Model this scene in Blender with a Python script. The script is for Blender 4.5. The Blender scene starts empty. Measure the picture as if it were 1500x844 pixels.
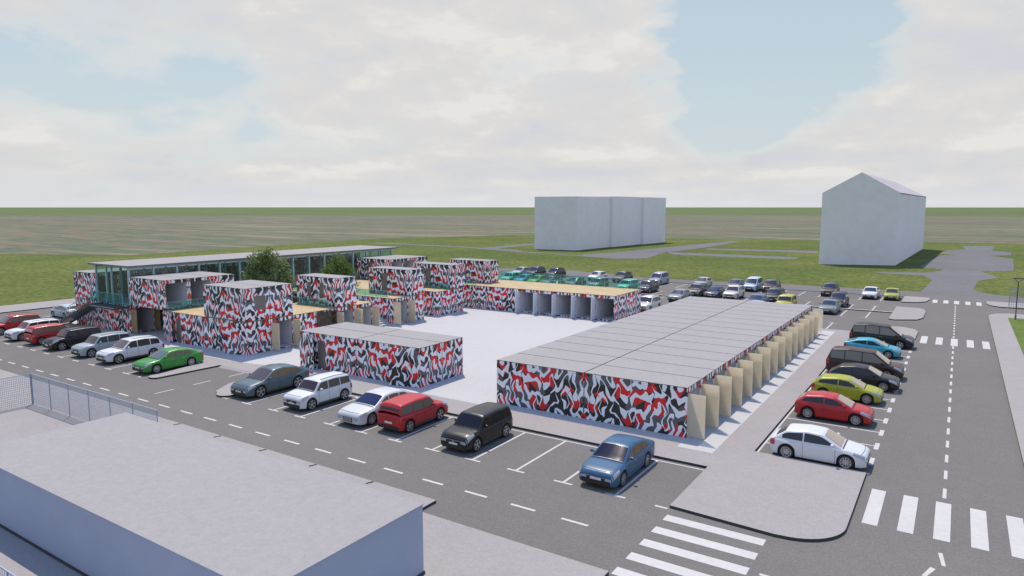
import bpy, math, random
from mathutils import Vector, Matrix
random.seed(7)
scene = bpy.context.scene
COL = scene.collection
R = math.radians

# ------------------------------------------------------------------ helpers
def tag(o, label=None, cat=None, group=None, kind=None):
    if label: o['label'] = label
    if cat: o['category'] = cat
    if group: o['group'] = group
    if kind: o['kind'] = kind
    return o

def thing(name, label, cat, loc=(0, 0, 0), rz=0.0, group=None):
    o = bpy.data.objects.new(name, None); COL.objects.link(o)
    o.empty_display_size = .3
    o.location = loc; o.rotation_euler = (0, 0, rz)
    return tag(o, label, cat, group)

class MB:
    """collects polygons and links them as one mesh object"""
    def __init__(s): s.v = []; s.f = []; s.mi = []; s.sm = []
    def poly(s, pts, mi=0, smooth=False):
        i = len(s.v); s.v += [tuple(p) for p in pts]; s.f.append(tuple(range(i, i+len(pts)))); s.mi.append(mi); s.sm.append(smooth)
    def box(s, x0, x1, y0, y1, z0, z1, mi=0, top=None, faces=None):
        P = [(x0,y0,z0),(x1,y0,z0),(x1,y1,z0),(x0,y1,z0),(x0,y0,z1),(x1,y0,z1),(x1,y1,z1),(x0,y1,z1)]
        F = {'b':(0,3,2,1),'t':(4,5,6,7),'s':(0,1,5,4),'e':(1,2,6,5),'n':(2,3,7,6),'w':(3,0,4,7)}
        i = len(s.v); s.v += P
        for k, f in F.items():
            s.f.append(tuple(i+a for a in f)); m = mi
            if k == 't' and top is not None: m = top
            if faces and k in faces: m = faces[k]
            s.mi.append(m); s.sm.append(False)
    def obox(s, c, ux, uy, uz, hx, hy, hz, mi=0):
        c = Vector(c); ux = Vector(ux)*hx; uy = Vector(uy)*hy; uz = Vector(uz)*hz
        P = [c+a*ux+b*uy+d*uz for d in (-1, 1) for a, b in ((-1,-1),(1,-1),(1,1),(-1,1))]
        i = len(s.v); s.v += [tuple(p) for p in P]
        for f in ((0,3,2,1),(4,5,6,7),(0,1,5,4),(1,2,6,5),(2,3,7,6),(3,0,4,7)):
            s.f.append(tuple(i+a for a in f)); s.mi.append(mi); s.sm.append(False)
    def bar(s, a, b, w, mi=0, h=None):
        a = Vector(a); b = Vector(b); d = b-a; L = d.length; d.normalize()
        up = Vector((0,0,1)) if abs(d.z) < .95 else Vector((1,0,0))
        u = d.cross(up).normalized(); v = u.cross(d)
        s.obox((a+b)/2, d, u, v, L/2, w/2, (h or w)/2, mi)
    def tube(s, pts, rads, n=8, mi=0, cap=True):
        rings = []
        for k, p in enumerate(pts):
            p = Vector(p); a = Vector(pts[max(k-1,0)]); b = Vector(pts[min(k+1,len(pts)-1)]); d = (b-a).normalized()
            up = Vector((0,0,1)) if abs(d.z) < .9 else Vector((1,0,0))
            u = d.cross(up).normalized(); v = d.cross(u)
            i = len(s.v)
            for j in range(n):
                t = 2*math.pi*j/n; s.v.append(tuple(p+rads[k]*(math.cos(t)*u+math.sin(t)*v)))
            rings.append(i)
        for a, b in zip(rings, rings[1:]):
            for j in range(n):
                s.f.append((a+j, a+(j+1)%n, b+(j+1)%n, b+j)); s.mi.append(mi); s.sm.append(True)
        if cap:
            s.f.append(tuple(rings[0]+j for j in range(n))); s.mi.append(mi); s.sm.append(False)
            s.f.append(tuple(rings[-1]+j for j in reversed(range(n)))); s.mi.append(mi); s.sm.append(False)
    def grid(s, rows, mi=0, smooth=True, flip=False, close=False):
        i = len(s.v); n = len(rows[0])
        for r in rows: s.v += [tuple(p) for p in r]
        for a in range(len(rows)-1):
            for b in range(n-1):
                q = (i+a*n+b, i+a*n+b+1, i+(a+1)*n+b+1, i+(a+1)*n+b)
                s.f.append(q[::-1] if flip else q); s.mi.append(mi); s.sm.append(smooth)
    def mesh(s, name):
        me = bpy.data.meshes.new(name); me.from_pydata(s.v, [], s.f)
        me.polygons.foreach_set('material_index', s.mi); me.polygons.foreach_set('use_smooth', s.sm)
        me.update(); return me
    def build(s, name, mats, parent=None, loc=None):
        me = s.mesh(name)
        for m in (mats if isinstance(mats, (list, tuple)) else [mats]): me.materials.append(m)
        o = bpy.data.objects.new(name, me); COL.objects.link(o)
        if parent: o.parent = parent
        if loc: o.location = loc
        return o

def sheet(name, poly, z, mat, kind='structure', label=None, cat=None):
    m = MB(); m.poly([(x, y, z) for x, y in poly]); o = m.build(name, mat)
    tag(o, label, cat, kind=kind); return o
def slab(name, poly, z0, z1, top, side, label=None, cat=None):
    """raised pavement: counter-clockwise outline"""
    m = MB(); m.poly([(x, y, z1) for x, y in poly], 0); n = len(poly)
    for i in range(n):
        (x0, y0), (x1, y1) = poly[i], poly[(i+1) % n]
        m.poly([(x0,y0,z0),(x1,y1,z0),(x1,y1,z1),(x0,y0,z1)], 1)
    o = m.build(name, [top, side]); tag(o, label, cat, kind='structure'); return o

# ------------------------------------------------------------------ materials
class NB:
    def __init__(s,name):
        s.m=bpy.data.materials.new(name); s.m.use_nodes=True; s.t=s.m.node_tree; s.n=s.t.nodes; s.l=s.t.links
        s.b=s.n['Principled BSDF']
    def node(s,typ,**k):
        n=s.n.new(typ)
        for a,v in k.items(): setattr(n,a,v)
        return n
    def put(s,sock,v):
        if v is None: return
        if hasattr(v,'is_linked') or hasattr(v,'links'): s.l.new(v,sock)
        else: sock.default_value=v
    def math(s,op,a,b=None,c=None):
        n=s.node('ShaderNodeMath',operation=op); s.put(n.inputs[0],a); s.put(n.inputs[1],b); s.put(n.inputs[2],c); return n.outputs[0]
    def mix(s,f,a,b):
        n=s.node('ShaderNodeMix',data_type='RGBA'); s.put(n.inputs[0],f); s.put(n.inputs[6],a); s.put(n.inputs[7],b); return n.outputs[2]
    def comb(s,x,y,z=0.0):
        n=s.node('ShaderNodeCombineXYZ'); s.put(n.inputs[0],x); s.put(n.inputs[1],y); s.put(n.inputs[2],z); return n.outputs[0]
    def sep(s,v):
        n=s.node('ShaderNodeSeparateXYZ'); s.put(n.inputs[0],v); return n.outputs
    def noise(s,vec,scale,detail=3.0,rough=.55,dist=0.0):
        n=s.node('ShaderNodeTexNoise'); s.put(n.inputs['Vector'],vec); n.inputs['Scale'].default_value=scale; n.inputs['Detail'].default_value=detail; n.inputs['Roughness'].default_value=rough; n.inputs['Distortion'].default_value=dist; return n.outputs[0]
    def ramp(s,f,stops,interp='LINEAR'):
        n=s.node('ShaderNodeValToRGB'); s.put(n.inputs[0],f); r=n.color_ramp; r.interpolation=interp
        while len(r.elements)<len(stops): r.elements.new(.5)
        for e,(p,c) in zip(r.elements,stops): e.position=p; e.color=(*c,1) if len(c)==3 else c
        return n.outputs[0]
def camo_material():
    B=NB('dazzle_paint'); g=B.node('ShaderNodeNewGeometry')
    p=B.sep(g.outputs['Position']); nn=B.sep(g.outputs['True Normal'])
    side=B.math('GREATER_THAN',B.math('ABSOLUTE',nn[0]),.7)
    ux=B.math('PINGPONG',B.math('ADD',p[0],24.05+62.25),6.225)
    uy=B.math('PINGPONG',B.math('ADD',p[1],-34.95+2.473*20),2.473)
    mx=B.node('ShaderNodeMix',data_type='FLOAT'); B.put(mx.inputs[0],side); B.put(mx.inputs[2],ux); B.put(mx.inputs[3],uy)
    u=mx.outputs[0]; v=B.math('PINGPONG',B.math('ADD',p[2],0.0),2.77)
    def tri(x,fr,amp): return B.math('MULTIPLY',B.math('PINGPONG',B.math('MULTIPLY',x,fr),.5),amp)
    u1=B.math('ADD',B.math('MULTIPLY',u,1.12),tri(v,1.1,.42))
    v1=B.math('ADD',B.math('MULTIPLY',v,.50),tri(u,1.0,.42))
    uv=B.comb(u1,v1)
    gb=B.node('ShaderNodeTexGabor',gabor_type='2D'); B.put(gb.inputs['Vector'],uv)
    gb.inputs['Scale'].default_value=.90; gb.inputs['Frequency'].default_value=1.5; gb.inputs['Anisotropy'].default_value=0.0
    white=B.math('LESS_THAN',B.math('ABSOLUTE',B.math('SUBTRACT',B.math('PINGPONG',gb.outputs['Phase'],.5),.25)),.106)
    vo=B.node('ShaderNodeTexVoronoi',voronoi_dimensions='2D'); B.put(vo.inputs['Vector'],B.comb(u,v)); vo.inputs['Scale'].default_value=1.7
    c=B.sep(vo.outputs['Color'])
    dark=B.ramp(c[0],[(0,(.022,.026,.028)),(.53,(.105,.11,.125)),(.67,(.70,.02,.022))],'CONSTANT')
    col=B.mix(white,dark,(.82,.86,.94,1))
    B.put(B.b.inputs['Base Color'],col); B.b.inputs['Roughness'].default_value=.55
    return B.m
def simple(name, col, rough=.6, metal=0.0, nscale=None, namt=.12, coat=0.0, spec=None, bump=None, alpha=None, detail=4.0, trans=None):
    B = NB(name)
    g = B.node('ShaderNodeNewGeometry').outputs['Position']
    c = (*col, 1)
    if nscale:
        n = B.noise(g, nscale, detail, .6)
        n2 = B.noise(g, nscale*.13, 3.0, .6)
        f = B.math('ADD', B.math('MULTIPLY', n, .6), B.math('MULTIPLY', n2, .4))
        lo = tuple(max(0, a*(1-namt*2.2)) for a in col); hi = tuple(a*(1+namt*2.2) for a in col)
        B.put(B.b.inputs['Base Color'], B.ramp(f, [(.3, lo), (.7, hi)]))
        if bump:
            bn = B.node('ShaderNodeBump'); bn.inputs['Strength'].default_value = bump; bn.inputs['Distance'].default_value = .01
            B.put(bn.inputs['Height'], n); B.put(B.b.inputs['Normal'], bn.outputs[0])
    else:
        B.b.inputs['Base Color'].default_value = c
    B.b.inputs['Roughness'].default_value = rough; B.b.inputs['Metallic'].default_value = metal
    B.b.inputs['Coat Weight'].default_value = coat
    if spec is not None: B.b.inputs['Specular IOR Level'].default_value = spec
    if alpha is not None: B.b.inputs['Alpha'].default_value = alpha
    return B.m

def ground_mat(name, stops, scales, stretch=None, rot=0.0, rough=.95, fine=None):
    """layered noise ground: ramp of colours over mixed noises"""
    B = NB(name); p = B.node('ShaderNodeNewGeometry').outputs['Position']
    mp = B.node('ShaderNodeMapping'); B.put(mp.inputs['Vector'], p); mp.inputs['Rotation'].default_value = (0, 0, rot)
    if stretch: mp.inputs['Scale'].default_value = stretch
    f = None; tot = sum(w for _, w in scales)
    for sc, w in scales:
        n = B.math('MULTIPLY', B.noise(mp.outputs[0], sc, 4.0, .6), w/tot)
        f = n if f is None else B.math('ADD', f, n)
    col = B.ramp(f, stops)
    if fine:
        n = B.noise(p, fine[0], 2.0, .7); k = B.ramp(n, [(.3, (1-fine[1],)*3), (.7, (1+fine[1],)*3)])
        mx = B.node('ShaderNodeMix', data_type='RGBA', blend_type='MULTIPLY'); mx.inputs[0].default_value = 1
        B.put(mx.inputs[6], col); B.put(mx.inputs[7], k); col = mx.outputs[2]
    B.put(B.b.inputs['Base Color'], col); B.b.inputs['Roughness'].default_value = rough
    B.b.inputs['Specular IOR Level'].default_value = .1
    return B.m

M = {}
M['camo'] = camo_material()
M['grass'] = ground_mat('grass', [(.36,(.062,.090,.022)),(.46,(.088,.120,.030)),(.54,(.118,.142,.038)),(.66,(.165,.172,.056))],
                        [(.010,1.1),(.05,1.2),(.35,1.1)], fine=(1.1,.45))
M['field'] = ground_mat('field', [(.36,(.085,.115,.075)),(.43,(.125,.150,.09)),(.468,(.205,.160,.125)),(.50,(.095,.135,.085)),(.54,(.170,.165,.115)),(.58,(.225,.20,.15)),(.64,(.12,.15,.09))],
                        [(.012,.8),(.035,1.0),(.10,.7)], stretch=(.13,1.0,1), rot=R(-33), fine=(.15,.16))
M['meadow'] = ground_mat('meadow', [(.38,(.090,.130,.055)),(.5,(.112,.150,.062)),(.62,(.138,.165,.075))], [(.004,1),(.03,1)], stretch=(.4,1.2,1), rot=R(-33), fine=(.1,.08))
M['lawn'] = ground_mat('lawn', [(.36,(.085,.13,.035)),(.5,(.115,.165,.045)),(.64,(.15,.19,.06))], [(.3,1),(2.0,1)], fine=(9,.22))
M['asphalt'] = ground_mat('asphalt', [(.34,(.150,.145,.140)),(.5,(.168,.163,.158)),(.66,(.186,.181,.176))], [(.07,1.2),(.9,.6),(3.5,.9)], fine=(11,.17))
M['far_asphalt'] = ground_mat('far_asphalt', [(.35,(.14,.145,.155)),(.65,(.18,.185,.195))], [(.05,1),(.6,1)], fine=(3,.1))
M['paving'] = ground_mat('paving', [(.34,(.295,.282,.285)),(.5,(.325,.31,.312)),(.66,(.35,.335,.335))], [(.06,1),(.9,.6),(5,.8)], fine=(11,.08))
M['plaza'] = ground_mat('plaza', [(.34,(.44,.445,.46)),(.66,(.495,.50,.515))], [(.06,1),(.8,.6),(5,.8)], fine=(8,.09))
M['kerb'] = simple('kerb_stone', (.045,.052,.052), .8, nscale=3, namt=.12)
M['kerb_light'] = simple('pale_kerb', (.42,.42,.44), .8, nscale=3)
M['paint'] = simple('road_paint', (.50,.50,.50), .6, nscale=5, namt=.045)
M['roof'] = ground_mat('roof_sheet', [(.34,(.306,.300,.306)),(.66,(.336,.330,.336))], [(.35,.4),(3.0,1)], fine=(11,.06), rough=.8)
M['seam'] = simple('roof_seam', (.03,.03,.032), .9)
M['deck'] = simple('timber_deck', (.44,.34,.19), .7, nscale=5, namt=.12)
M['ply'] = simple('plywood', (.72,.62,.43), .65, nscale=3, namt=.10)
M['window_grey'] = simple('dull_window', (.16,.15,.14), .35, nscale=1.2, namt=.12)
M['white_wall'] = None
B = NB('ribbed_lining'); gp = B.node('ShaderNodeNewGeometry').outputs['Position']; z = B.sep(gp)[2]
w = B.math('PINGPONG', z, .09); rib = B.ramp(B.math('MULTIPLY', w, 11.0), [(.0,(.55,.58,.64)),(.25,(.80,.83,.89)),(1,(.84,.87,.93))])
B.put(B.b.inputs['Base Color'], rib); B.b.inputs['Roughness'].default_value = .6; M['lining'] = B.m
M['rust'] = simple('brown_panel', (.34,.24,.12), .7, nscale=2.0, namt=.22)
M['steel'] = simple('blue_grey_steel', (.33,.50,.56), .45, nscale=2, namt=.05)
M['fascia'] = simple('dark_fascia', (.14,.15,.17), .5)
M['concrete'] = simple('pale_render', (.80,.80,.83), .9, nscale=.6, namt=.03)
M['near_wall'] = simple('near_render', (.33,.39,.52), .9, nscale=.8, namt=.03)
M['far_roof'] = simple('pale_roof', (.46,.43,.47), .9, nscale=.3, namt=.04)
M['wire'] = simple('galvanised_wire', (.30,.38,.50), .5, metal=.2)
M['lamp_black'] = simple('lamp_metal', (.03,.045,.045), .5)
M['lamp_glass'] = simple('lamp_glass', (.5,.5,.48), .3)
M['bark'] = simple('bark', (.09,.07,.05), .9, nscale=8, namt=.2)
M['stair'] = simple('stair_steel', (.06,.065,.07), .6, nscale=4)
M['stair_grey'] = simple('concrete_step', (.45,.47,.52), .8, nscale=4, namt=.05)
def leaf_mat(name, a, b):
    B = NB(name); oi = B.node('ShaderNodeNewGeometry')
    n = B.noise(oi.outputs['Position'], 1.3, 3.0, .6)
    rr = B.math('ADD', B.math('MULTIPLY', oi.outputs['Random Per Island'], .55), B.math('MULTIPLY', n, .45))
    B.put(B.b.inputs['Base Color'], B.ramp(rr, [(.25, a), (.75, b)])); B.b.inputs['Roughness'].default_value = .6
    B.b.inputs['Specular IOR Level'].default_value = .2
    tr = B.node('ShaderNodeBsdfTranslucent'); B.put(tr.inputs['Color'], B.ramp(rr, [(.25, a), (.75, b)]))
    ms = B.node('ShaderNodeMixShader'); ms.inputs[0].default_value = .35
    out = B.n['Material Output']; B.l.new(B.b.outputs[0], ms.inputs[1]); B.l.new(tr.outputs[0], ms.inputs[2]); B.l.new(ms.outputs[0], out.inputs[0])
    return B.m
M['leaf'] = leaf_mat('leaf_green', (.11,.165,.06), (.25,.33,.14))
M['leaf2'] = leaf_mat('leaf_bright', (.08,.15,.03), (.17,.27,.07))
def glassy(name, tint, fac, rough=.05):
    """thin tinted pane: part see-through, part glossy"""
    B = NB(name); out = B.n['Material Output']
    tr = B.node('ShaderNodeBsdfTransparent'); tr.inputs[0].default_value = (*tint, 1)
    gl = B.node('ShaderNodeBsdfGlossy'); gl.inputs['Roughness'].default_value = rough; gl.inputs[0].default_value = (.8,.9,.9,1)
    df = B.node('ShaderNodeBsdfDiffuse'); df.inputs[0].default_value = (tint[0]*.6, tint[1]*.6, tint[2]*.6, 1)
    m1 = B.node('ShaderNodeMixShader'); m1.inputs[0].default_value = .45; B.l.new(df.outputs[0], m1.inputs[1]); B.l.new(gl.outputs[0], m1.inputs[2])
    m2 = B.node('ShaderNodeMixShader'); m2.inputs[0].default_value = fac; B.l.new(tr.outputs[0], m2.inputs[1]); B.l.new(m1.outputs[0], m2.inputs[2])
    B.l.new(m2.outputs[0], out.inputs[0]); return B.m
M['glass'] = glassy('tinted_glass', (.86,.97,.94), .09)
M['rail_glass'] = glassy('railing_glass', (.62,.90,.85), .07)
M['shade_tint'] = glassy('shade_tint', (.52,.46,.40), .08)  # tint of the added pane that shades one container end
B = NB('thin_plywood'); gp = B.node('ShaderNodeNewGeometry').outputs['Position']
B.put(B.b.inputs['Base Color'], B.ramp(B.noise(gp, 2.2, 4.0, .65), [(.3,(.50,.46,.36)),(.7,(.66,.61,.50))])); B.b.inputs['Roughness'].default_value = .7
M['thin_ply'] = B.m
def thin(B, alpha, col=(.95,.89,.74,1)):
    out = B.n['Material Output']; tl = B.node('ShaderNodeBsdfTranslucent'); tl.inputs[0].default_value = col
    m1 = B.node('ShaderNodeMixShader'); m1.inputs[0].default_value = .62; B.l.new(B.b.outputs[0], m1.inputs[1]); B.l.new(tl.outputs[0], m1.inputs[2])
    tr = B.node('ShaderNodeBsdfTransparent'); m2 = B.node('ShaderNodeMixShader'); m2.inputs[0].default_value = alpha
    B.l.new(tr.outputs[0], m2.inputs[1]); B.l.new(m1.outputs[0], m2.inputs[2]); B.l.new(m2.outputs[0], out.inputs[0])
thin(B, .58)
B = NB('clear_door_film'); B.b.inputs['Base Color'].default_value = (.6,.57,.5,1); thin(B, .05, (.7,.66,.55,1)); M['film'] = B.m
# car materials read the colour of the object they sit on
def objcol(name, rough, coat, metal=0.0, spec=.5):
    B = NB(name); oi = B.node('ShaderNodeObjectInfo'); B.put(B.b.inputs['Base Color'], oi.outputs['Color'])
    B.b.inputs['Roughness'].default_value = rough; B.b.inputs['Coat Weight'].default_value = coat; B.b.inputs['Coat Roughness'].default_value = .06
    B.b.inputs['Metallic'].default_value = metal; B.b.inputs['Specular IOR Level'].default_value = spec; return B.m
M['carpaint'] = objcol('car_paint', .40, .22, .05)
M['carglass'] = objcol('car_glass', .12, 0, 0, .22)
M['tyre'] = simple('tyre_rubber', (.02,.02,.021), .85)
M['rim'] = simple('alloy', (.45,.46,.50), .3, metal=.7)
M['brake'] = simple('wheel_back_disc', (.03,.03,.032), .7)  # dark disc behind the spokes
M['trim'] = simple('black_trim', (.018,.019,.02), .55)
M['chrome'] = simple('chrome_trim', (.55,.56,.58), .2, metal=.9)
M['lens'] = simple('head_lamp', (.36,.39,.46), .12, coat=1)
M['red_lens'] = simple('tail_lamp', (.45,.03,.03), .15, coat=1)
M['plate'] = simple('number_plate', (.7,.7,.72), .5)
M['cladding'] = simple('grey_cladding', (.07,.075,.08), .6)
# ------------------------------------------------------------------ cars
def lin(pts, x):
    if x <= pts[0][0]: return pts[0][1]
    for (a, p), (b, q) in zip(pts, pts[1:]):
        if x <= b: return p+(q-p)*(x-a)/(b-a) if b > a else q
    return pts[-1][1]
def sm(pts, x, w=.10):
    return sum(lin(pts, x+w*k) for k in (-1, -.5, 0, .5, 1))/5

class CarType:
    def __init__(s, L, W, top, roof, wb, fo, r=.33, clear=.19, tumble=.30, wbelt=None, blunt=.12, pillars=(), gap=.14, wing=.0, sidebase=.05, spokes=5, rails=False, grille='wide', rear_full=True, chromeline=False, cladding=False, ribs=False, nose_d=.10):
        s.L, s.W, s.top, s.roof, s.r, s.clear, s.tumble = L, W, top, roof, r, clear, tumble
        s.xf = L/2-fo; s.xr = s.xf-wb; s.blunt = blunt; s.pillars = pillars; s.gap = gap
        s.wbelt = wbelt or W/2-.06; s.spokes = spokes; s.rails = rails; s.grille = grille; s.chromeline = chromeline; s.cladding = cladding
        s.sidebase = sidebase; s.nose_d = nose_d
        s.x_rear, s.x_cowl = roof[0][0], roof[-1][0]
        xs = [-L/2+.06+k*(L-.12)/44 for k in range(45)]
        xs += [-L/2, -L/2+.015, L/2-.015, L/2]
        s.ra = r+.055
        for xw in (s.xf, s.xr):
            xs = [x for x in xs if abs(x-xw) > s.ra+.02]
            xs += [xw+s.ra*math.cos(math.pi*k/12) for k in range(13)] + [xw-s.ra-.006, xw+s.ra+.006]
        s.xs = sorted(xs)
    def halfw(s, x):
        x0 = s.L/2-.75; d = max(0, abs(x)-x0)/(s.L/2-x0)
        k = s.blunt if x > 0 else s.blunt*.7
        w = s.W/2*(1-k*d**2.6)
        e = s.L/2-abs(x)
        if e < .06: w -= .05*(1-e/.06)**1.5
        return w
    def zt(s, x):
        z = sm(s.top, x, .12); e = s.L/2-abs(x)
        if e < s.nose_d: z -= .10*(1-e/s.nose_d)**2
        return z
    def zb(s, x):
        z = s.clear; e = s.L/2-abs(x)
        for xw in (s.xf, s.xr):
            if abs(x-xw) <= s.ra+.001: z = max(z, s.r+math.sqrt(max(0, s.ra**2-(x-xw)**2)))
        if e < .25 and z == s.clear: z += .06*(1-e/.25)
        return z
    def sect(s, x):
        w, zt, zb = s.halfw(x), s.zt(x), s.zb(x); zs = max(zt-.13, zb+.02)
        return [(w*.95, zb), (w*.992, zb+.2*(zs-zb)), (w*1.0, zb+.5*(zs-zb)), (w*1.0, zb+.8*(zs-zb)), (w*.985, zs), (w*.955, zt-.045), (w*.89, zt-.004), (w*.62, zt+.018), (w*.3, zt+.03), (0, zt+.033)]
    def pt(s, x, k, side, off=0):
        S = s.sect(x); i = min(int(k), len(S)-2); t = k-i
        y = S[i][0]+(S[i+1][0]-S[i][0])*t; z = S[i][1]+(S[i+1][1]-S[i][1])*t
        ty, tz = S[i+1][0]-S[i][0], S[i+1][1]-S[i][1]; n = math.hypot(ty, tz) or 1
        return (x, side*(y+off*tz/n), z-off*ty/n)
    def zr(s, x): return sm(s.roof, x, .09)
    def sidey(s, z, zb): return s.wbelt-(z-zb)*s.tumble
    def gsect(s, x):
        zr = s.zr(x); zb = min(s.zt(x), zr)-.03; taper = 1-.05*max(0, (abs(x)-1.2))
        zk = max(zr-.07, zb+.001); y1 = s.sidey(zk, zb)*taper; wt = s.sidey(zr, zb)*taper
        return [(s.wbelt*taper, zb), (y1, zk), (wt-.035, zr-.025), (wt-.11, zr), (wt*.5, zr+.025), (0, zr+.035)]
    def meshes(s):
        out = []
        m = MB()
        for sd in (1, -1):
            rows = [[(x, sd*y, z) for y, z in s.sect(x)] for x in s.xs]
            m.grid(rows, 0, True, flip=(sd == 1))
        for x, fl in ((s.xs[0], 0), (s.xs[-1], 1)):
            S = s.sect(x); loop = [(x, y, z) for y, z in S]+[(x, -y, z) for y, z in reversed(S[:-1])]
            m.poly(loop if fl else loop[::-1], 0)
        gx = [s.x_rear+(s.x_cowl-s.x_rear)*k/46 for k in range(47)]
        for sd in (1, -1):
            m.grid([[(x, sd*y, z) for y, z in s.gsect(x)] for x in gx], 0, True, flip=(sd == 1))
        out.append(('body', m, 'carpaint', None))
        u = MB(); h = s.W/2-.25
        u.box(-s.L/2+.12, s.L/2-.12, -h, h, s.clear-.02, min(.72, s.zt(s.L/2-.2)-.08)); u.box(-s.L/2+.35, s.xr-s.ra-.02, -h-.1, h+.1, .2, .5); u.box(s.xf+s.ra+.02, s.L/2-.3, -h-.1, h+.1, .2, .5); u.box(s.xr+s.ra+.02, s.xf-s.ra-.02, -s.W/2+.08, s.W/2-.08, s.clear-.03, .5)
        out.append(('underbody', u, 'trim', None))
        # glass
        def ends(front):
            rng = [p for p in s.roof]
            if front: a, b = rng[-2][0], rng[-1][0]
            else: a, b = rng[0][0], rng[1][0]
            return a, b
        for nm, front in (('windscreen', 1), ('rear_window', 0)):
            a, b = ends(front); d = (b-a)
            g = MB(); rows = []
            lo, hi = (a+.08*d+.02, b-.07*d) if front else (a+.2*d, b-.06*d-.02)
            for i in range(9):
                x = lo+(hi-lo)*i/8; S = s.gsect(x); wt = S[2][0]-.05; z = s.zr(x); zz = []
                for j in range(-6, 7):
                    y = wt*j/6; ay = abs(y)
                    prof = [(0, S[5][1]), (S[4][0], S[4][1]), (S[3][0], S[3][1]), (S[2][0], S[2][1]), (9, S[2][1])]
                    zz.append((x+(.012 if front else -.012), y, lin(prof, ay)+.010))
                rows.append(zz)
            g.grid(rows, 0, True, flip=False)
            out.append((nm, g, 'carglass', 'ws' if front else 'rw'))
        sx0 = s.roof[0][0]+(s.roof[1][0]-s.roof[0][0])*.55+.08; sx1 = s.x_cowl-.10
        cuts = [sx0]+list(s.pillars)+[sx1]
        for sd in (1, -1):
            for c0, c1 in zip(cuts, cuts[1:]):
                a = c0+(.035 if c0 != sx0 else 0); b = c1-(.035 if c1 != sx1 else 0)
                g = MB(); rows = []
                for i in range(11):
                    x = a+(b-a)*i/10; zr = s.zr(x); zb = min(s.zt(x), zr)-.03; taper = 1-.05*max(0, abs(x)-1.2)
                    z0 = zb+.03+s.sidebase; z1 = zr-.10
                    if x > s.roof[-2][0]: z1 = zr-.10-.02
                    if z1 < z0+.02: continue
                    rows.append([(x, sd*((s.sidey(z, zb))*taper+.012), z) for z in (z0, (z0+z1)/2, z1)])
                if len(rows) > 1:
                    g.grid(rows, 0, True, flip=(sd == 1)); out.append(('side_window', g, 'carglass', 'sw'))
        # lamps
        for sd in (1, -1):
            for nm, x0, x1, k0, k1, mt in (('headlight', s.L/2-.56, s.L/2-.02, 3.2, 5.85, 'lens'), ('taillight', -s.L/2+.015, -s.L/2+.22, 2.6, 5.0, 'red_lens')):
                g = MB(); rows = []
                for i in range(7):
                    t = i/6; x = x0+(x1-x0)*t
                    ka = k0+(k1-k0)*(.35*(1-t) if nm == 'headlight' else 0); kb = k1
                    rows.append([s.pt(x, ka+(kb-ka)*j/4, sd, .012) for j in range(5)])
                g.grid(rows, 0, True, flip=(sd == 1))
                # wrap on to the flat nose or tail
                xe = s.L/2 if nm == 'headlight' else -s.L/2; S = s.sect(xe); q = 1 if nm == 'headlight' else -1
                zt = s.zt(xe); w = S[3][0]
                if nm == 'headlight':
                    P = [(xe+.012, sd*(w-.02), zt-.05), (xe+.012, sd*(w-.02), zt-.20), (xe+.012, sd*(w-.36), zt-.17), (xe+.012, sd*(w-.32), zt-.03)]
                else:
                    P = [(xe-.012, sd*(w-.02), zt-.03), (xe-.012, sd*(w-.02), zt-.26), (xe-.012, sd*(w-.20), zt-.24), (xe-.012, sd*(w-.20), zt-.05)]
                g.poly(P, 0); out.append((nm, g, mt, None))
        # nose: grille, intake, plate
        xe = s.L/2; zt = s.zt(xe); w = s.sect(xe)[3][0]
        g = MB()
        if s.grille == 'tall':
            g.box(xe-.02, xe+.018, -.36, .36, .30, zt-.05, 0)
            for k in range(9): g.box(xe+.018, xe+.03, -.32, .32, .33+k*(zt-.40)/9, .345+k*(zt-.40)/9, 1)
        elif s.grille == 'slim':
            g.box(xe-.02, xe+.018, -.42, .42, zt-.14, zt-.085, 0)
        else:
            g.box(xe-.02, xe+.018, -.44, .44, zt-.21, zt-.04, 0); g.box(xe+.018, xe+.03, -.45, .45, zt-.052, zt-.03, 1); g.box(xe+.018, xe+.03, -.05, .05, zt-.15, zt-.07, 1)
        out.append(('grille', g, ('trim', 'chrome'), None))
        g = MB(); g.box(xe-.03, xe+.016, -w+.08, w-.08, .24, .455)
        for sd in (-1, 1): g.box(xe-.03, xe+.022, sd*(w-.12)-.06, sd*(w-.12)+.06, .36, .44)
        if s.grille != 'tall': out.append(('air_intake', g, 'trim', None))
        g = MB(); g.box(xe+.019, xe+.03, -.26, .26, .45, .55); out.append(('number_plate', g, 'plate', None))
        g = MB(); g.box(-xe-.03, -xe+.02, -w+.05, w-.05, .27, .42); g.box(-xe-.035, -xe-.02, -w+.25, w-.25, .42, .45); out.append(('rear_bumper', g, 'trim', None))
        g = MB(); g.box(-xe-.03, -xe-.017, -.26, .26, .56, .67); out.append(('number_plate', g, 'plate', None))
        # dark cowl strip at the foot of the windscreen, bonnet shut line
        g = MB(); xc = s.x_cowl-.02; rows = []
        for i in range(-6, 7):
            y = i/6*(s.wbelt-.10); S = s.sect(xc+.05); zz = lin(sorted([(yy, z) for yy, z in S if yy < s.wbelt]), abs(y)); rows.append([(xc-.0, y, zz+.012), (xc+.07, y, zz+.010)])
        g.grid(rows, 0, True, flip=True); out.append(('cowl', g, 'trim', None))
        g = MB(); xh = s.L/2-.16
        rows = [[s.pt(xh-.10*abs(k-9)/4-.008, k, sd_, .008), s.pt(xh-.10*abs(k-9)/4+.010, k, sd_, .008)] for sd_, ks in ((1, (5.9, 6.5, 7, 8, 9)), (-1, (8, 7, 6.5, 5.9))) for k in ks]
        g.grid(rows, 0, True); out.append(('bonnet_line', g, 'trim', None))
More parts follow.
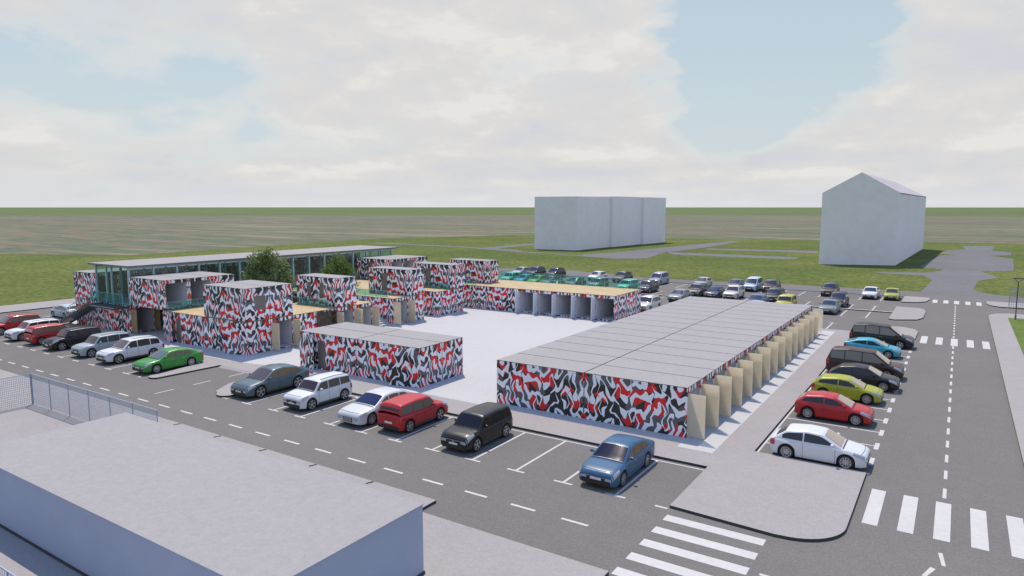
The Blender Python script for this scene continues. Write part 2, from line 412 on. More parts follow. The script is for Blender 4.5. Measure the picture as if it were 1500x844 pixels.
        # mirrors
        xm = s.roof[-1][0]-.42
        for sd in (1, -1):
            g = MB(); zm = s.zt(xm)+.10; ym = s.W/2+.06
            g.tube([(xm, sd*(ym-.13), zm), (xm, sd*(ym-.05), zm+.01), (xm, sd*(ym+.02), zm+.015), (xm, sd*(ym+.08), zm+.01)], [.03, .075, .085, .045], 8)
            out.append(('mirror', g, 'carpaint', None))
        # handles and door seams, one dark line part per side
        for sd in (1, -1):
            g = MB()
            seams = [s.x_cowl-.30]+[p for p in s.pillars if p > s.xr+s.ra-.1 or len(s.pillars) == 1][-1:]
            if len(s.pillars) >= 2: seams.append(s.pillars[0]+.02)
            for x in seams:
                x = max(min(x, s.xf-s.ra-.03), s.xr+s.ra+.03)
                a = [s.pt(x-.007, k, sd, .006) for k in (0, 1, 2, 3, 4, 5)]; b = [s.pt(x+.007, k, sd, .006) for k in (0, 1, 2, 3, 4, 5)]
                g.grid([a, b], 0, False, flip=(sd == 1))
            out.append(('door_seam', g, 'trim', None))
            for p in (list(s.pillars)[-2:] or [0]):
                g = MB(); x = p+.10; q = s.pt(x, 4.0, sd, .012); g.box(x-.10, x+.10, min(q[1]-.012, q[1]+.012), max(q[1]-.012, q[1]+.012), q[2]-.015, q[2]+.012)
                out.append(('door_handle', g, 'chrome' if s.chromeline else 'carpaint', None))
            g = MB(); x0, x1 = s.xr+s.ra+.05, s.xf-s.ra-.05
            g.grid([[s.pt(x0+(x1-x0)*i/6, k, sd, .012) for k in (.0, .6, 1.05)] for i in range(7)], 0, False, flip=(sd == 1))
            if s.cladding: out.append(('side_sill', g, 'cladding', None))
            if s.rails:
                g = MB(); xa, xb = s.roof[1][0]+.1, s.roof[-2][0]-.15
                for i in range(8):
                    xa1 = xa+(xb-xa)*i/8; xb1 = xa+(xb-xa)*(i+1)/8
                    S1, S2 = s.gsect(xa1), s.gsect(xb1)
                    g.bar((xa1, sd*(S1[3][0]-.02), S1[3][1]+.045), (xb1, sd*(S2[3][0]-.02), S2[3][1]+.045), .03)
                out.append(('roof_rail', g, 'cladding', None))
        return out
    def wheel_mesh(s):
        t = MB(); r = s.r; prof = [(.02, r-.115), (.0, r-.09), (.0, r-.03), (.03, r), (.19, r), (.22, r-.03), (.22, r-.09)]
        n = 24
        rows = [[(rr*math.cos(2*math.pi*j/n), -y, rr*math.sin(2*math.pi*j/n)) for j in range(n+1)] for y, rr in prof]
        t.grid(rows, 0, True)
        t.poly([((r-.10)*math.cos(2*math.pi*j/n), -.05, (r-.10)*math.sin(2*math.pi*j/n)) for j in range(n)], 1)
        m = MB(); R1 = r-.088; R0 = r-.125
        for j in range(n):
            a, b = 2*math.pi*j/n, 2*math.pi*(j+1)/n
            m.poly([(R0*math.cos(a), -.012, R0*math.sin(a)), (R0*math.cos(b), -.012, R0*math.sin(b)), (R1*math.cos(b), -.004, R1*math.sin(b)), (R1*math.cos(a), -.004, R1*math.sin(a))], 0, True)
        for k in range(s.spokes):
            a = 2*math.pi*k/s.spokes+.3; wi, wo = .028, (.045 if s.spokes < 7 else .022)
            d = Vector((math.cos(a), 0, math.sin(a))); q = Vector((-math.sin(a), 0, math.cos(a)))
            P = [d*.03-q*wi+Vector((0,-.012,0)), d*.03+q*wi+Vector((0,-.012,0)), d*(R0+.005)+q*wo+Vector((0,-.012,0)), d*(R0+.005)-q*wo+Vector((0,-.012,0))]
            m.poly(P, 0)
            m.poly([P[0], P[3], P[3]+Vector((0,-.03,0)), P[0]+Vector((0,-.03,0))], 0); m.poly([P[1], P[2], P[2]+Vector((0,-.03,0)), P[1]+Vector((0,-.03,0))], 0)
        m.poly([(.06*math.cos(2*math.pi*j/10), -.006, .06*math.sin(2*math.pi*j/10)) for j in range(10)], 0)
        return t, m

TYPES = dict(
 hatch=CarType(4.25, 1.80, [(-2.13,.93),(-1.5,.95),(0,.93),(.75,.96),(1.25,.93),(1.9,.80),(2.13,.70)], [(-1.98,.97),(-1.40,1.37),(-.5,1.48),(.20,1.44),(1.10,.955)], 2.62, .86, r=.345, pillars=(-.62,), spokes=10, grille='slim', chromeline=False),
 small_hatch=CarType(4.0, 1.76, [(-2.0,.95),(-1.4,.97),(0,.92),(.7,.94),(1.2,.90),(1.8,.77),(2.0,.68)], [(-1.9,.98),(-1.45,1.32),(-.5,1.42),(.12,1.38),(1.02,.93)], 2.5, .78, r=.335, pillars=(-.45,), spokes=10),
 box=CarType(4.12, 1.82, [(-2.06,1.02),(-1.4,1.02),(0,1.00),(.6,1.02),(1.2,1.02),(1.8,.93),(2.06,.80)], [(-2.02,1.04),(-1.90,1.57),(-.7,1.64),(.50,1.60),(1.0,1.03)], 2.6, .80, r=.355, tumble=.17, blunt=.08, pillars=(-1.05,-.10), spokes=5, rails=False, cladding=True, clear=.21),
 railbox=CarType(4.12, 1.82, [(-2.06,1.02),(-1.4,1.02),(0,1.00),(.6,1.02),(1.2,1.02),(1.8,.93),(2.06,.80)], [(-2.02,1.04),(-1.90,1.57),(-.7,1.64),(.50,1.60),(1.0,1.03)], 2.6, .80, r=.355, tumble=.17, blunt=.08, pillars=(-1.05,-.10), spokes=5, rails=True, cladding=True, clear=.21),
 suv=CarType(4.62, 1.90, [(-2.31,1.04),(-1.5,1.05),(0,1.03),(.75,1.05),(1.3,1.03),(2.0,.95),(2.31,.82)], [(-2.2,1.06),(-1.80,1.60),(-.7,1.70),(.35,1.66),(1.1,1.05)], 2.75, .88, r=.37, clear=.25, tumble=.24, pillars=(-1.15,-.12), spokes=5, rails=True, cladding=True),
 coupe_suv=CarType(4.95, 1.98, [(-2.47,1.08),(-1.6,1.06),(0,1.00),(.8,1.03),(1.4,1.01),(2.15,.90),(2.47,.74)], [(-2.35,1.10),(-1.35,1.50),(-.4,1.63),(.30,1.58),(1.25,1.03)], 2.95, .95, r=.40, clear=.24, tumble=.30, pillars=(-.9,.05), spokes=5, grille='wide', cladding=True),
 sedan=CarType(4.72, 1.84, [(-2.36,.98),(-1.7,1.02),(-1.2,.98),(0,.93),(.8,.96),(1.35,.93),(2.1,.82),(2.36,.70)], [(-1.95,1.03),(-1.15,1.38),(-.35,1.46),(.28,1.42),(1.18,.955)], 2.72, .92, r=.34, tumble=.32, pillars=(-.75,.08), spokes=9, grille='wide', chromeline=True),
 limousine=CarType(5.1, 1.94, [(-2.55,.95),(-1.85,1.00),(-1.3,.97),(0,.93),(.9,.96),(1.5,.93),(2.3,.82),(2.55,.70)], [(-2.0,1.01),(-1.15,1.38),(-.3,1.46),(.36,1.42),(1.3,.955)], 2.98, .95, r=.36, tumble=.32, pillars=(-.75,.12), spokes=10, grille='tall', chromeline=True),
 van=CarType(4.95, 1.86, [(-2.47,1.12),(-1.6,1.12),(0,1.06),(.9,1.04),(1.5,1.03),(2.15,.95),(2.47,.80)], [(-2.4,1.14),(-2.15,1.80),(-1.0,1.90),(.62,1.82),(1.62,1.04)], 2.95, .98, r=.345, tumble=.16, pillars=(-1.25,-.12), spokes=6, chromeline=True),
 coupe=CarType(4.1, 1.75, [(-2.05,1.02),(-1.4,1.00),(0,.90),(.7,.90),(1.3,.86),(1.9,.73),(2.05,.64)], [(-1.98,1.04),(-1.1,1.30),(-.35,1.38),(.1,1.35),(1.15,.89)], 2.46, .82, r=.315, tumble=.34, pillars=(-.35,), spokes=7, grille='slim'),
)
CACHE = {}
def type_parts(t):
    if t not in CACHE:
        ct = TYPES[t]; L = []
        for nm, mb, mat, role in ct.meshes():
            me = mb.mesh(nm)
            for mm in (mat if isinstance(mat, tuple) else (mat,)): me.materials.append(M[mm])
            L.append((nm, me, role))
        a, b = ct.wheel_mesh(); ma = a.mesh('wheel'); ma.materials.append(M['tyre']); ma.materials.append(M['brake'])
        mr = b.mesh('rim'); mr.materials.append(M['rim'])
        CACHE[t] = (ct, L, ma, mr)
    return CACHE[t]
NAVY = (.018,.022,.045,1); SUNLIT_TAN = (.19,.155,.11,1); SUNLIT_CREAM = (.36,.31,.25,1); DIM = (.05,.055,.065,1)  # glass tints; sunlit and unlit interiors are painted into the colour
def car(t, x, y, face, col, label, group, ws=NAVY, sw=SUNLIT_TAN, rw=DIM, scale=1.03, z=.004, roofcol=None):
    """face = heading in degrees (0 = +X, -90 = towards the camera side)"""
    ct, L, ma, mr = type_parts(t)
    root = thing('parked_car', label, 'car', (x, y, z), R(face), group); root.scale = (scale,)*3
    for nm, me, role in L:
        o = bpy.data.objects.new(nm, me); COL.objects.link(o); o.parent = root
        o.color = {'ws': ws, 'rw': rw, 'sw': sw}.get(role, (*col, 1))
    for xw in (ct.xf, ct.xr):
        for sd in (1, -1):
            wv = bpy.data.objects.new('wheel', ma); COL.objects.link(wv); wv.parent = root
            wv.location = (xw, sd*(ct.W/2-.012)*(1 if sd < 0 else 1), ct.r)
            # mesh runs from its outer face at y=0 to -0.22 : outer face turned outwards
            wv.rotation_euler = (0, 0, 0 if sd > 0 else math.pi)
            ri = bpy.data.objects.new('rim', mr); COL.objects.link(ri); ri.parent = wv
    return root
# ------------------------------------------------------------------ the ground, roads and pavements
def arc(cx, cy, r, a0, a1, n=8): return [(cx+r*math.cos(R(a0+(a1-a0)*i/n)), cy+r*math.sin(R(a0+(a1-a0)*i/n))) for i in range(n+1)]
S = 30000
sheet('ground', [(-S,-S),(S,-S),(S,S),(-S,S)], -.02, M['grass'])
def ray(px, d): return (px[0]*d, px[1]*d)
near = [(-420,60),(-216,78),(-181,95),(-186,135),(-196,196),(-163,266),(-98,268),(-44,281),(-10,286),(19,294),(160,330),(420,380)]
far = [(1500,900),(700,1060),(100,1120),(-300,1030),(-680,805),(-950,560),(-1600,300)]
sheet('field', near+far, -.012, M['field'])
sheet('meadow', [(-1600,300),(-950,560),(-680,805),(-300,1030),(100,1120),(700,1060),(1500,900),(14000,12000),(4000,26000),(-18000,22000),(-26000,6000)], -.008, M['meadow'])
# paths and car parks far behind
sheet('path', [(-172.3,172.2),(-158.4,172.2),(-126.2,169),(-103.7,160.4),(-93.5,160),(-79.7,155.5),(-69.8,152.4),(-64,158),(-67.9,181.4),(-66,205),(-66.2,253),(-70.9,253.5),(-76.5,205),(-79.7,173.8),(-84,158),(-93.5,162),(-103,164),(-110,170.4),(-123,172),(-158,176.5),(-172,176.5)], .0, M['far_asphalt'])
sheet('path', [(-123.6,169.5),(-122.9,202),(-120,202),(-117,170)], -.004, M['far_asphalt'])
sheet('car_park', [(-68.9,184),(-33.1,182.3),(-32.6,174.4),(-63,174.6)], .0, M['far_asphalt'])
sheet('car_park', [(-64.7,206.8),(-33.6,212.6),(-32.1,201.7),(-61.4,200.3)], .0, M['far_asphalt'])
sheet('road', [(-4.5,115.5),(-4,121.3),(-3.4,138),(-5,145.8),(-9.7,146),(-13.4,147.5),(-12.1,149.4),(-4.9,153),(-2.75,157),(-2.3,162.8),(-6.7,165.7),(-3.7,210.5),(0,212.9),(-4.4,217.8),(-2.7,235),(1.95,244),(.9,266),(9.7,268.9),(8.3,242.3),(12.4,233.9),(11.8,220.6),(6.8,215.5),(11.4,205.5),(9.5,166.7),(4.1,161.6),(6.3,148.7),(3.3,140.4),(2.3,125.5),(3.2,121.4),(6.1,118.4),(14,115.5)][::-1], .002, M['far_asphalt'])
sheet('road', [(-94.3,15),(3.6,15),(3.6,94),(5.3,98),(26,98),(26,116),(-4,116.8),(-4,117.6),(-22,117.2),(-33,115.3),(-46,114.3),(-53,116.5),(-58,117.5),(-64,120.5),(-78,117),(-94.3,112)], 0.0, M['asphalt'])
sheet('road', [(-9.3,-12),(3.6,-12),(3.6,15),(-9.3,15)], 0.0, M['asphalt'])
P12 = .12
# pavement between the rear car park and the grass
slab('pavement', [(-94.3,109.3),(-5.9,108.9),(-5.9,111.5),(-22,112.0),(-50,112),(-78,113),(-94.3,111)], .0, .10, M['far_asphalt'], M['kerb_light'])
slab('pavement', [(-94.3,91.75),(-5.9,91.75),(-5.9,92.15),(-94.3,92.15)], .0, .12, M['kerb_light'], M['kerb'])
# pavement under the market and the corner in front of it
plat = [(-81.5,31.6),(-50.3,31.6),(-49.4,27.4)]+arc(-48.95,27.0,.6,200,330,6)+[(-48.2,31.6),(-42.9,31.6),(-42.6,28.6),(-41.6,26.9)]+arc(-40.4,27.0,.75,215,330,6)+[(-39.6,31.6),(-9.4,31.6),(-9.4,26.45),(-5.2,26.2)]+arc(-5.0,28.3,2.07,-80,-5,10)+[(-2.93,29.4),(-2.93,34.95),(-8.05,34.95),(-8.05,75.4),(-81.5,75.4)]
slab('pavement', plat, 0, P12, M['paving'], M['kerb'])
m = MB(); m.poly([(-48.0,31.30,.006),(-43.1,31.30,.006),(-43.1,31.60,.1235),(-48.0,31.60,.1235)]); tag(m.build('ramp', M['paving']), kind='structure')
sheet('plaza', [(-80.2,32.9),(-49,32.9),(-46,33.3),(-43.5,34.0),(-11.6,34.0),(-11.6,33.45),(-9.75,33.45),(-9.75,74.1),(-80.2,74.1)], P12+.004, M['plaza'])
# pavement on the camera side of the road
slab('pavement', [(-94.3,-14),(-9.3,-14),(-9.3,20.3),(-17.9,20.3),(-17.9,21.5),(-94.3,21.5)], 0, P12, M['paving'], M['kerb'])
# right-hand pavement with its lawn
slab('pavement', [(3.3,-12),(5.2,-12),(5.2,94.2),(26,94.2),(26,98),(5.5,98),(4.2,97.2),(3.55,95.8),(3.4,94)], 0, P12, M['paving'], M['kerb'])
slab('lawn', [(5.2,-12),(60,-12),(60,94.2),(5.2,94.2)], 0, P12+.01, M['lawn'], M['kerb'])
slab('pavement', [(3.6,109.5),(3.55,106.6),(3.9,105.2),(4.8,104.2),(26,103.6),(26,110)], 0, P12, M['paving'], M['kerb'])
# left-hand pavement
slab('pavement', [(-100.6,-14),(-94.3,-14),(-94.3,113),(-100.6,113)], 0, P12, M['paving'], M['kerb'])
# traffic islands
isl = [('traffic_island', [(-8.05,75.4),(-8.05,73.2),(-3.1,73.2),(-2.87,74),(-2.8,78.6),(-3.2,80.2),(-4.2,80.9),(-6.6,80.9)]),
       ('traffic_island', [(-6.0,86.3),(-5.4,85.9),(-3.3,87.2),(-2.8,89),(-2.72,94.5),(-3.0,96.6),(-3.6,97.4),(-6.0,97.6)]),
       ('traffic_island', [(-5.85,102.7),(-4.0,103.4),(-3.1,104.8),(-2.75,107.5),(-2.9,109.6),(-5.85,109.6)])]
for n, p in isl: slab(n, p, 0, P12-.005, M['paving'], M['kerb'])

# painted markings
mk = MB(); ZM = .004
def rect(x0, x1, y0, y1, z=ZM): mk.poly([(x0,y0,z),(x1,y0,z),(x1,y1,z),(x0,y1,z)])
for k in range(-24, 4): rect(-20.05+2.44*k, -18.85+2.44*k, 23.06, 23.2)
rect(-4.98, -3.8, 23.06, 23.2)
T1 = [-75.4,-72.82,-70.15,-67.6,-65.05,-62.5,-59.93,-57.33,-54.75,-52.1,-49.9]
T2 = [-40.0,-37.53,-34.88,-32.4,-29.85,-27.3,-24.75,-22.17,-19.57,-17.0,-14.42,-11.83,-9.6]
for x in T1+T2:
    a, b = x-.48, x+.48
    if x == -49.9: b = x-.1
    if x == -40.0: a = x-.3
    if x == -9.6: a, b = x-.4, x+.15
    rect(a, b, 26.27, 26.40)
    if x not in (-9.6, -49.9, -40.0): rect(x-.06, x+.06, 26.403, 31.27)
rect(-39.4, -9.45, 31.27, 31.37); rect(-76, -50.4, 31.27, 31.37)
for y0, y1 in ((24.4,25.75),(27.2,28.55),(30.0,31.5)): rect(-44.8, -44.68, y0, y1)
for k in range(14):
    y = 36.97+2.57*k; rect(-3.02, -2.80, y-.56, y+.56)
    rect(-7.9, -3.023, y-.06, y+.06)
rect(-3.02, -2.80, 34.96, 35.2); rect(-8.0, -7.9, 34.97, 73.1)
for y0 in [33.85+2.5*k for k in range(16)]+[77.4+1.9*k for k in range(14)]:
    rect(.13, .27, y0, y0+(1.22 if y0 < 75 else .95))
for xs in (-2.52, -1.29, -.09, 1.12, 2.34): rect(xs, xs+.55, 29.35, 33.3)
for xs in (-2.42, -1.19, .0, 1.24, 2.44): rect(xs, xs+.54, 72.8, 76.85); rect(xs+.02, xs+.58, 104.9, 108.4)
for y0 in (20.38, 21.6, 22.82, 24.02, 25.24): rect(-9.26, -5.36, y0, y0+.54)
mk.poly([(.10,28.2,ZM),(.24,27.2,ZM),(.36,27.22,ZM),(.24,28.24,ZM)]); mk.poly([(-.33,26.06,ZM),(-.18,26.1,ZM),(.07,26.8,ZM),(-.09,26.9,ZM)])
mk.poly([(-.9,25.1,ZM),(-.75,25.0,ZM),(-.5,25.7,ZM),(-.62,25.78,ZM)])
bx = [-8.3-2.575*k for k in range(28)]
for x in bx:
    if x < -76: break
    for y0, y1, yt in ((103.0,108.6,103.0),(92.3,97.4,97.4),(86.2,91.6,86.2)):
        rect(x-.07, x+.07, y0, y1); rect(x-.5, x+.5, yt-.08-(.08 if yt < 95 else 0), yt-.01-(.08 if yt < 95 else 0))
    if x > -60: rect(x-.07, x+.07, 75.6, 80.4); rect(x-.5, x+.5, 80.45, 80.57)
for k in range(9):
    y = 33.2+2.575*k; rect(-87.2, -82, y-.06, y+.06); rect(-87.4, -87.25, y-.48, y+.48)
tag(mk.build('road_marking', M['paint']), kind='structure')

# small dark ticks on the pavement edge
dr = MB(); dr.box(-.07, .07, -.19, .19, 0, .006)
d0 = dr.build('kerb_tick', M['seam'])
for i, x in enumerate((-36.88, -33.03, -29.2, -25.4, -21.6)):
    o = d0 if i == 0 else d0.copy()
    if i: COL.objects.link(o)
    o.location = (x+.0, 21.29, P12); o.rotation_euler = (0, 0, R(-18))
    tag(o, 'small dark tick on the pavement edge behind the flat-roofed building', 'drain', 'dark ticks along the pavement edge')

# ------------------------------------------------------------------ containers
PW, LW, CH = 2.473, 6.225, 2.77
GZ = P12+.006
def wall_mesh(axis, a0, a1, c, outward, z0, z1, holes=(), th=.07):
    """wall in the plane axis=c running a0..a1, outer face on the outward side; holes = (b0,b1,h0,h1)"""
    m = MB()
    def bx(b0, b1, h0, h1):
        if b1-b0 < .004 or h1-h0 < .004: return
        lo, hi = (c-th, c) if outward > 0 else (c, c+th)
        if axis == 'y': m.box(b0, b1, lo, hi, h0, h1, 0, faces={('s' if outward > 0 else 'n'): 1})
        else: m.box(lo, hi, b0, b1, h0, h1, 0, faces={('w' if outward > 0 else 'e'): 1})
    cur = a0
    for b0, b1, h0, h1 in sorted(holes):
        bx(cur, b0, z0, z1); bx(b0, b1, z0, h0); bx(b0, b1, h1, z1); cur = b1
    bx(cur, a1, z0, z1); return m
def leaf(parent, hinge, ang, w, z0, h, mat, th=.05, name='door_leaf'):
    m = MB(); m.box(0, w, -th/2, th/2, 0, h); o = m.build(name, mat, parent)
    p = parent.location; o.location = (hinge[0]-p.x, hinge[1]-p.y, z0-p.z); o.rotation_euler = (0, 0, R(ang)); return o
def container(x0, x1, y0, y1, z0, label, group, s=(), n=(), e=(), w=(), leaves='', inner='lining', back='lining', leafmat='ply', roofmat='roof', floor=True, deckroof=False):
    """each side: () = closed wall, 'open' = frame with the opening across it, or list of holes relative to the side start"""
    g = .036; X0, X1, Y0, Y1 = x0+g, x1-g, y0+g, y1-g; Z1 = z0+CH-.03
    root = thing('container', label, 'container', ((x0+x1)/2, (y0+y1)/2, z0), 0, group)
    ox, oy = root.location.x, root.location.y
    def add(m, name, mats):
        m.v = [(a-ox, b-oy, c-z0) for a, b, c in m.v]; return m.build(name, mats, root)
    def holes(spec, a0, a1):
        if spec == 'open': return [(a0+.09, a1-.09, z0+.10, Z1-.30)]
        return [(a0+h[0], a0+h[1], z0+h[2], z0+h[3]) for h in spec]
    opened = [k for k, q in (('s', s), ('n', n), ('e', e), ('w', w)) if q == 'open']
    for side, spec in (('s', s), ('n', n), ('e', e), ('w', w)):
        inn = M[back] if {'s':'n','n':'s','e':'w','w':'e'}[side] in opened and not spec else M[inner]
        if side in 'sn':
            m = wall_mesh('y', X0, X1, Y0 if side == 's' else Y1, -1 if side == 's' else 1, z0, Z1, holes(spec, X0, X1)); a = X0
        else:
            m = wall_mesh('x', Y0+.072, Y1-.072, X0 if side == 'w' else X1, -1 if side == 'w' else 1, z0, Z1, holes(spec, Y0+.072, Y1-.072)); a = Y0+.072
        wo = add(m, 'wall', [M['camo'], inn])
        if spec and spec != 'open':
            for h in spec:
                if len(h) > 4: continue
                pm = MB(); c = {'s': Y0+.045, 'n': Y1-.045, 'w': X0+.045, 'e': X1-.045}[side]
                b0, b1, h0, h1 = a+h[0], a+h[1], z0+h[2], z0+h[3]
                if side in 'sn': pm.box(b0, b1, c-.01, c+.01, h0, h1)
                else: pm.box(c-.01, c+.01, b0, b1, h0, h1)
                pm.v = [(q-ox, r-oy, t-z0) for q, r, t in pm.v]
                pn = pm.build('window', M['window_grey'], wo)
    m = MB(); m.box(X0, X1, Y0, Y1, Z1, z0+CH, 0, top=1); add(m, 'roof', [M['seam'], M[roofmat]])
    if floor:
        m = MB(); m.box(X0+.072, X1-.072, Y0+.072, Y1-.072, z0+.01, z0+.06); add(m, 'floor', M['lining'])
    LWd = .98; h = CH-.42
    for k in leaves:   # pairs of open doors standing straight out
        if k == 'e': leaf(root, (X1+.004, Y0+.06), 0, LWd, z0+.10, h, M[leafmat]); leaf(root, (X1+.004, Y1-.06), 0, LWd, z0+.10, h, M[leafmat])
        if k == 'w': leaf(root, (X0-.004, Y0+.06), 180, LWd, z0+.10, h, M[leafmat]); leaf(root, (X0-.004, Y1-.06), 180, LWd, z0+.10, h, M[leafmat])
        if k == 'n': leaf(root, (X0+.06, Y1+.004), 90, LWd, z0+.10, h, M[leafmat]); leaf(root, (X1-.06, Y1+.004), 90, LWd, z0+.10, h, M[leafmat])
        if k == 'f': leaf(root, (X0+.05, Y0-.004), -90, .95, z0+.06, h+.1, M['lining'])
        if k == 'a':  # closed shutter standing slightly ajar at the right end of the front
            leaf(root, (X1, Y0-.02), 180+12.5, 2.42, z0+.01, CH-.12, M['camo'], name='shutter')
        if k == 'b':  # narrower one beside the doorway
            leaf(root, (X0, Y0-.02), -11.5, 2.05, z0+.01, CH-.12, M['camo'], name='shutter')
    return root
def deck(x0, x1, y0, y1, label):
    m = MB(); m.box(0, x1-x0, 0, y1-y0, 0, .022); o = m.build('terrace_deck', M['deck'], None, (x0, y0, GZ+CH+.004)); return tag(o, label, 'deck')
def railing(a, b, z, label, h=1.08, group='glass railings round the terraces'):
    a = Vector((*a, z)); b = Vector((*b, z)); L = (b-a).length; d = (b-a)/L
    t = thing('glass_railing', label, 'railing', a, math.atan2(d.y, d.x), group)
    n = max(1, round(L/1.55)); p = L/n
    for i in range(n):
        g = MB(); g.box(i*p+.03, (i+1)*p-.03, -.006, .006, .05, h); g.build('pane', M['rail_glass'], t)
    g = MB(); g.box(0, L, -.02, .02, h+.003, h+.03); g.build('handrail', M['steel'], t)
    for i in range(n+1):
        g = MB(); x = min(max(i*p, .02), L-.02); g.box(x-.018, x+.018, -.018, .018, 0, h); g.build('post', M['steel'], t)
    return t
ORD = ['first','second','third','fourth','fifth','sixth','seventh','eighth','ninth','tenth','eleventh','twelfth','thirteenth','fourteenth','fifteenth']
door = (2.0, 2.82, .08, 2.25)
# the long twin-row hall
for i in range(15):
    y = 34.95+PW*i
    place = 'nearest the camera' if i == 0 else ('farthest from the camera' if i == 14 else f'{ORD[i]} from the camera')
    container(-24.05, -17.825, y, y+PW, GZ, f'container in the plaza-side row of the long hall, {place}', 'containers of the long twin-row hall', w='open')
    container(-17.825, -11.6, y, y+PW, GZ, f'open-doored container in the right row of the long hall, {place}', 'containers of the long twin-row hall', e='open', leaves='e', leafmat='thin_ply')
# the small free-standing block
g4 = 'containers of the small free-standing block'
X = [-42.75, -36.575, -30.4]; Y = [34.95, 37.423, 39.896]
container(X[0], X[1], Y[0], Y[1], GZ, 'front left container of the small free-standing block, with a grey doorway', g4, s=[door], leaves='b')
container(X[1], X[2], Y[0], Y[1], GZ, 'front right container of the small free-standing block, its end shutter ajar', g4, leaves='a')
container(X[0], X[1], Y[1], Y[2], GZ, 'rear left container of the small free-standing block', g4)
container(X[1], X[2], Y[1], Y[2], GZ, 'rear right container of the small free-standing block', g4)
# left-hand two-storey group, ground floor
gg = 'ground-floor containers of the two-storey market'
gu = 'upper containers of the two-storey market'
XA = [-61.85, -55.625, -49.4]
container(XA[0], XA[1], 34.95, 37.42, GZ, 'ground-floor container with a narrow grey doorway, right of the wooden passage', gg, s=[door], leaves='b')
container(XA[1], XA[2], 34.95, 37.42, GZ, 'ground-floor corner container under the two-row upper block, shutter ajar', gg, leaves='a')
container(XA[0], XA[1], 37.42, 39.9, GZ, 'ground-floor container behind the one with the narrow grey doorway', gg)
container(XA[1], XA[2], 37.42, 39.9, GZ, 'ground-floor container with open plywood doors just behind the front corner of the market', gg, e='open', leaves='e')
lab = {2: 'closed ground-floor container between the corner doors and the added dark pane', 3: 'ground-floor container with its painted end darkened by an added pane',
       4: 'ground-floor container with open plywood doors, nearer of the pair by the steps', 5: 'ground-floor container with open plywood doors, right beside the steps'}
for i in (2, 3, 4, 5):
    y = 34.95+PW*i
    c = container(XA[1], XA[2], y, y+PW, GZ, lab[i], gg, e='open' if i > 3 else (), leaves='e' if i > 3 else '')
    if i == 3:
        m = MB(); m.box(3.11+.09, 3.11+.11, -1.2, 1.2, .05, 2.66); m.build('shade_pane', M['shade_tint'], c)  # added tinted pane, darkens the painted end in place of shade
container(XA[1], XA[2], 52.75, 55.22, GZ, 'ground-floor container with open plywood doors on the far side of the steps', gg, e='open', leaves='e', s=[])
container(XA[1], XA[2], 55.22, 57.7, GZ, 'closed ground-floor container next after the doors beyond the steps', gg)
container(XA[1], XA[2], 59.9, 62.4, GZ, 'closed ground-floor container beyond the dark gap, nearer half', gg)
container(XA[1], XA[2], 62.4, 64.95, GZ, 'closed ground-floor container in the inner corner of the plaza', gg)
for i, nm in enumerate(('front', 'middle', 'rear')):
    y = 67.5+PW*i
    container(XA[1], -49.4, y, y+PW, GZ, f'{nm} ground-floor container in the rear left corner of the plaza', gg)
    container(-49.4, -43.15, y, y+PW, GZ, f'{nm} container forming the closed left part of the rear terrace block', gg)
for i in range(5):
    x = -43.15+PW*i
    container(x, x+PW, 67.5, 74.9, GZ, f'open-fronted white-lined stall container of the rear terrace block, {ORD[i]} from the left', 'open stalls of the rear terrace block', s='open', back='ply', leaves='f')
# below the upper blocks at the rear
for i in range(3):
    y = 65.2+PW*i
    container(-67.6, -61.4, y, y+PW, GZ, ['nearest', 'middle', 'farthest'][i]+' ground-floor container under the rear left upper block', gg)
# row under the glass hall and the row left of it
for i in range(15):
    y = 34.95+PW*i
    pl = 'at the front end' if i == 0 else f'{ORD[i]} from the front end'
    container(-74.1, -67.55, y, y+PW, GZ, f'ground-floor container under the glass hall, {pl}', 'containers under the glass hall', e='open' if i < 2 else (), leaves='e' if i < 1 else '', inner='lining', leafmat='rust')
    container(-78.6, -74.1, y, y+PW, GZ, f'lower container left of the glass hall, {pl}', 'container rows left of the glass hall')
    container(-78.6, -74.1, y, y+PW, GZ+CH+.075, f'upper container left of the glass hall, {pl}', 'container rows left of the glass hall', e='open', leaves='', inner='rust', back='rust')
UZ = GZ+CH+.075
# upper storey
for i in range(3):
    y = 34.95+PW*i
    container(-67.6, -61.4, y, y+PW, UZ, ['front solid-ended', 'second open-sided', 'third open-sided'][i]+' container of the upper block beside the glass hall', gu, e='open' if i < 2 else [(.3, 1.3, .9, 2.1)])
    y = 65.2+PW*i
    container(-67.6, -61.4, y, y+PW, UZ, ['nearest', 'middle', 'farthest'][i]+' container of the upper block at the rear left, seen over the others', gu, s=[(2.0, 2.8, .08, 2.25)] if i == 0 else (), e='open' if i < 2 else ())
for i in range(2):
    y = 34.95+PW*i
    container(XA[1]+.3, XA[2], y, y+PW, UZ, ['front', 'rear'][i]+' container of the upper block on the front right corner', gu, e=[(.85, 1.95, .85, 2.05)] if i == 0 else ())
# window on the end wall of the front corner block spans the joint: one window per container end
container(XA[1]+.3, XA[2], 45.1, 47.57, UZ, 'single upper container with two grey windows facing the camera', gu, s=[(1.55, 2.1, .75, 2.2), (3.3, 3.95, .75, 2.2)])
container(XA[1], XA[2], 55.4, 57.87, UZ, 'single upper container with a tall doorway, beyond the steps', gu, s=[door])
container(XA[1], XA[2], 62.9, 65.37, UZ, 'single upper container above the inner corner of the plaza', gu, s=[door])
container(XA[1], XA[2], 70.0, 72.47, UZ, 'single upper container farthest back, on the rear left of the plaza', gu, s=[door])
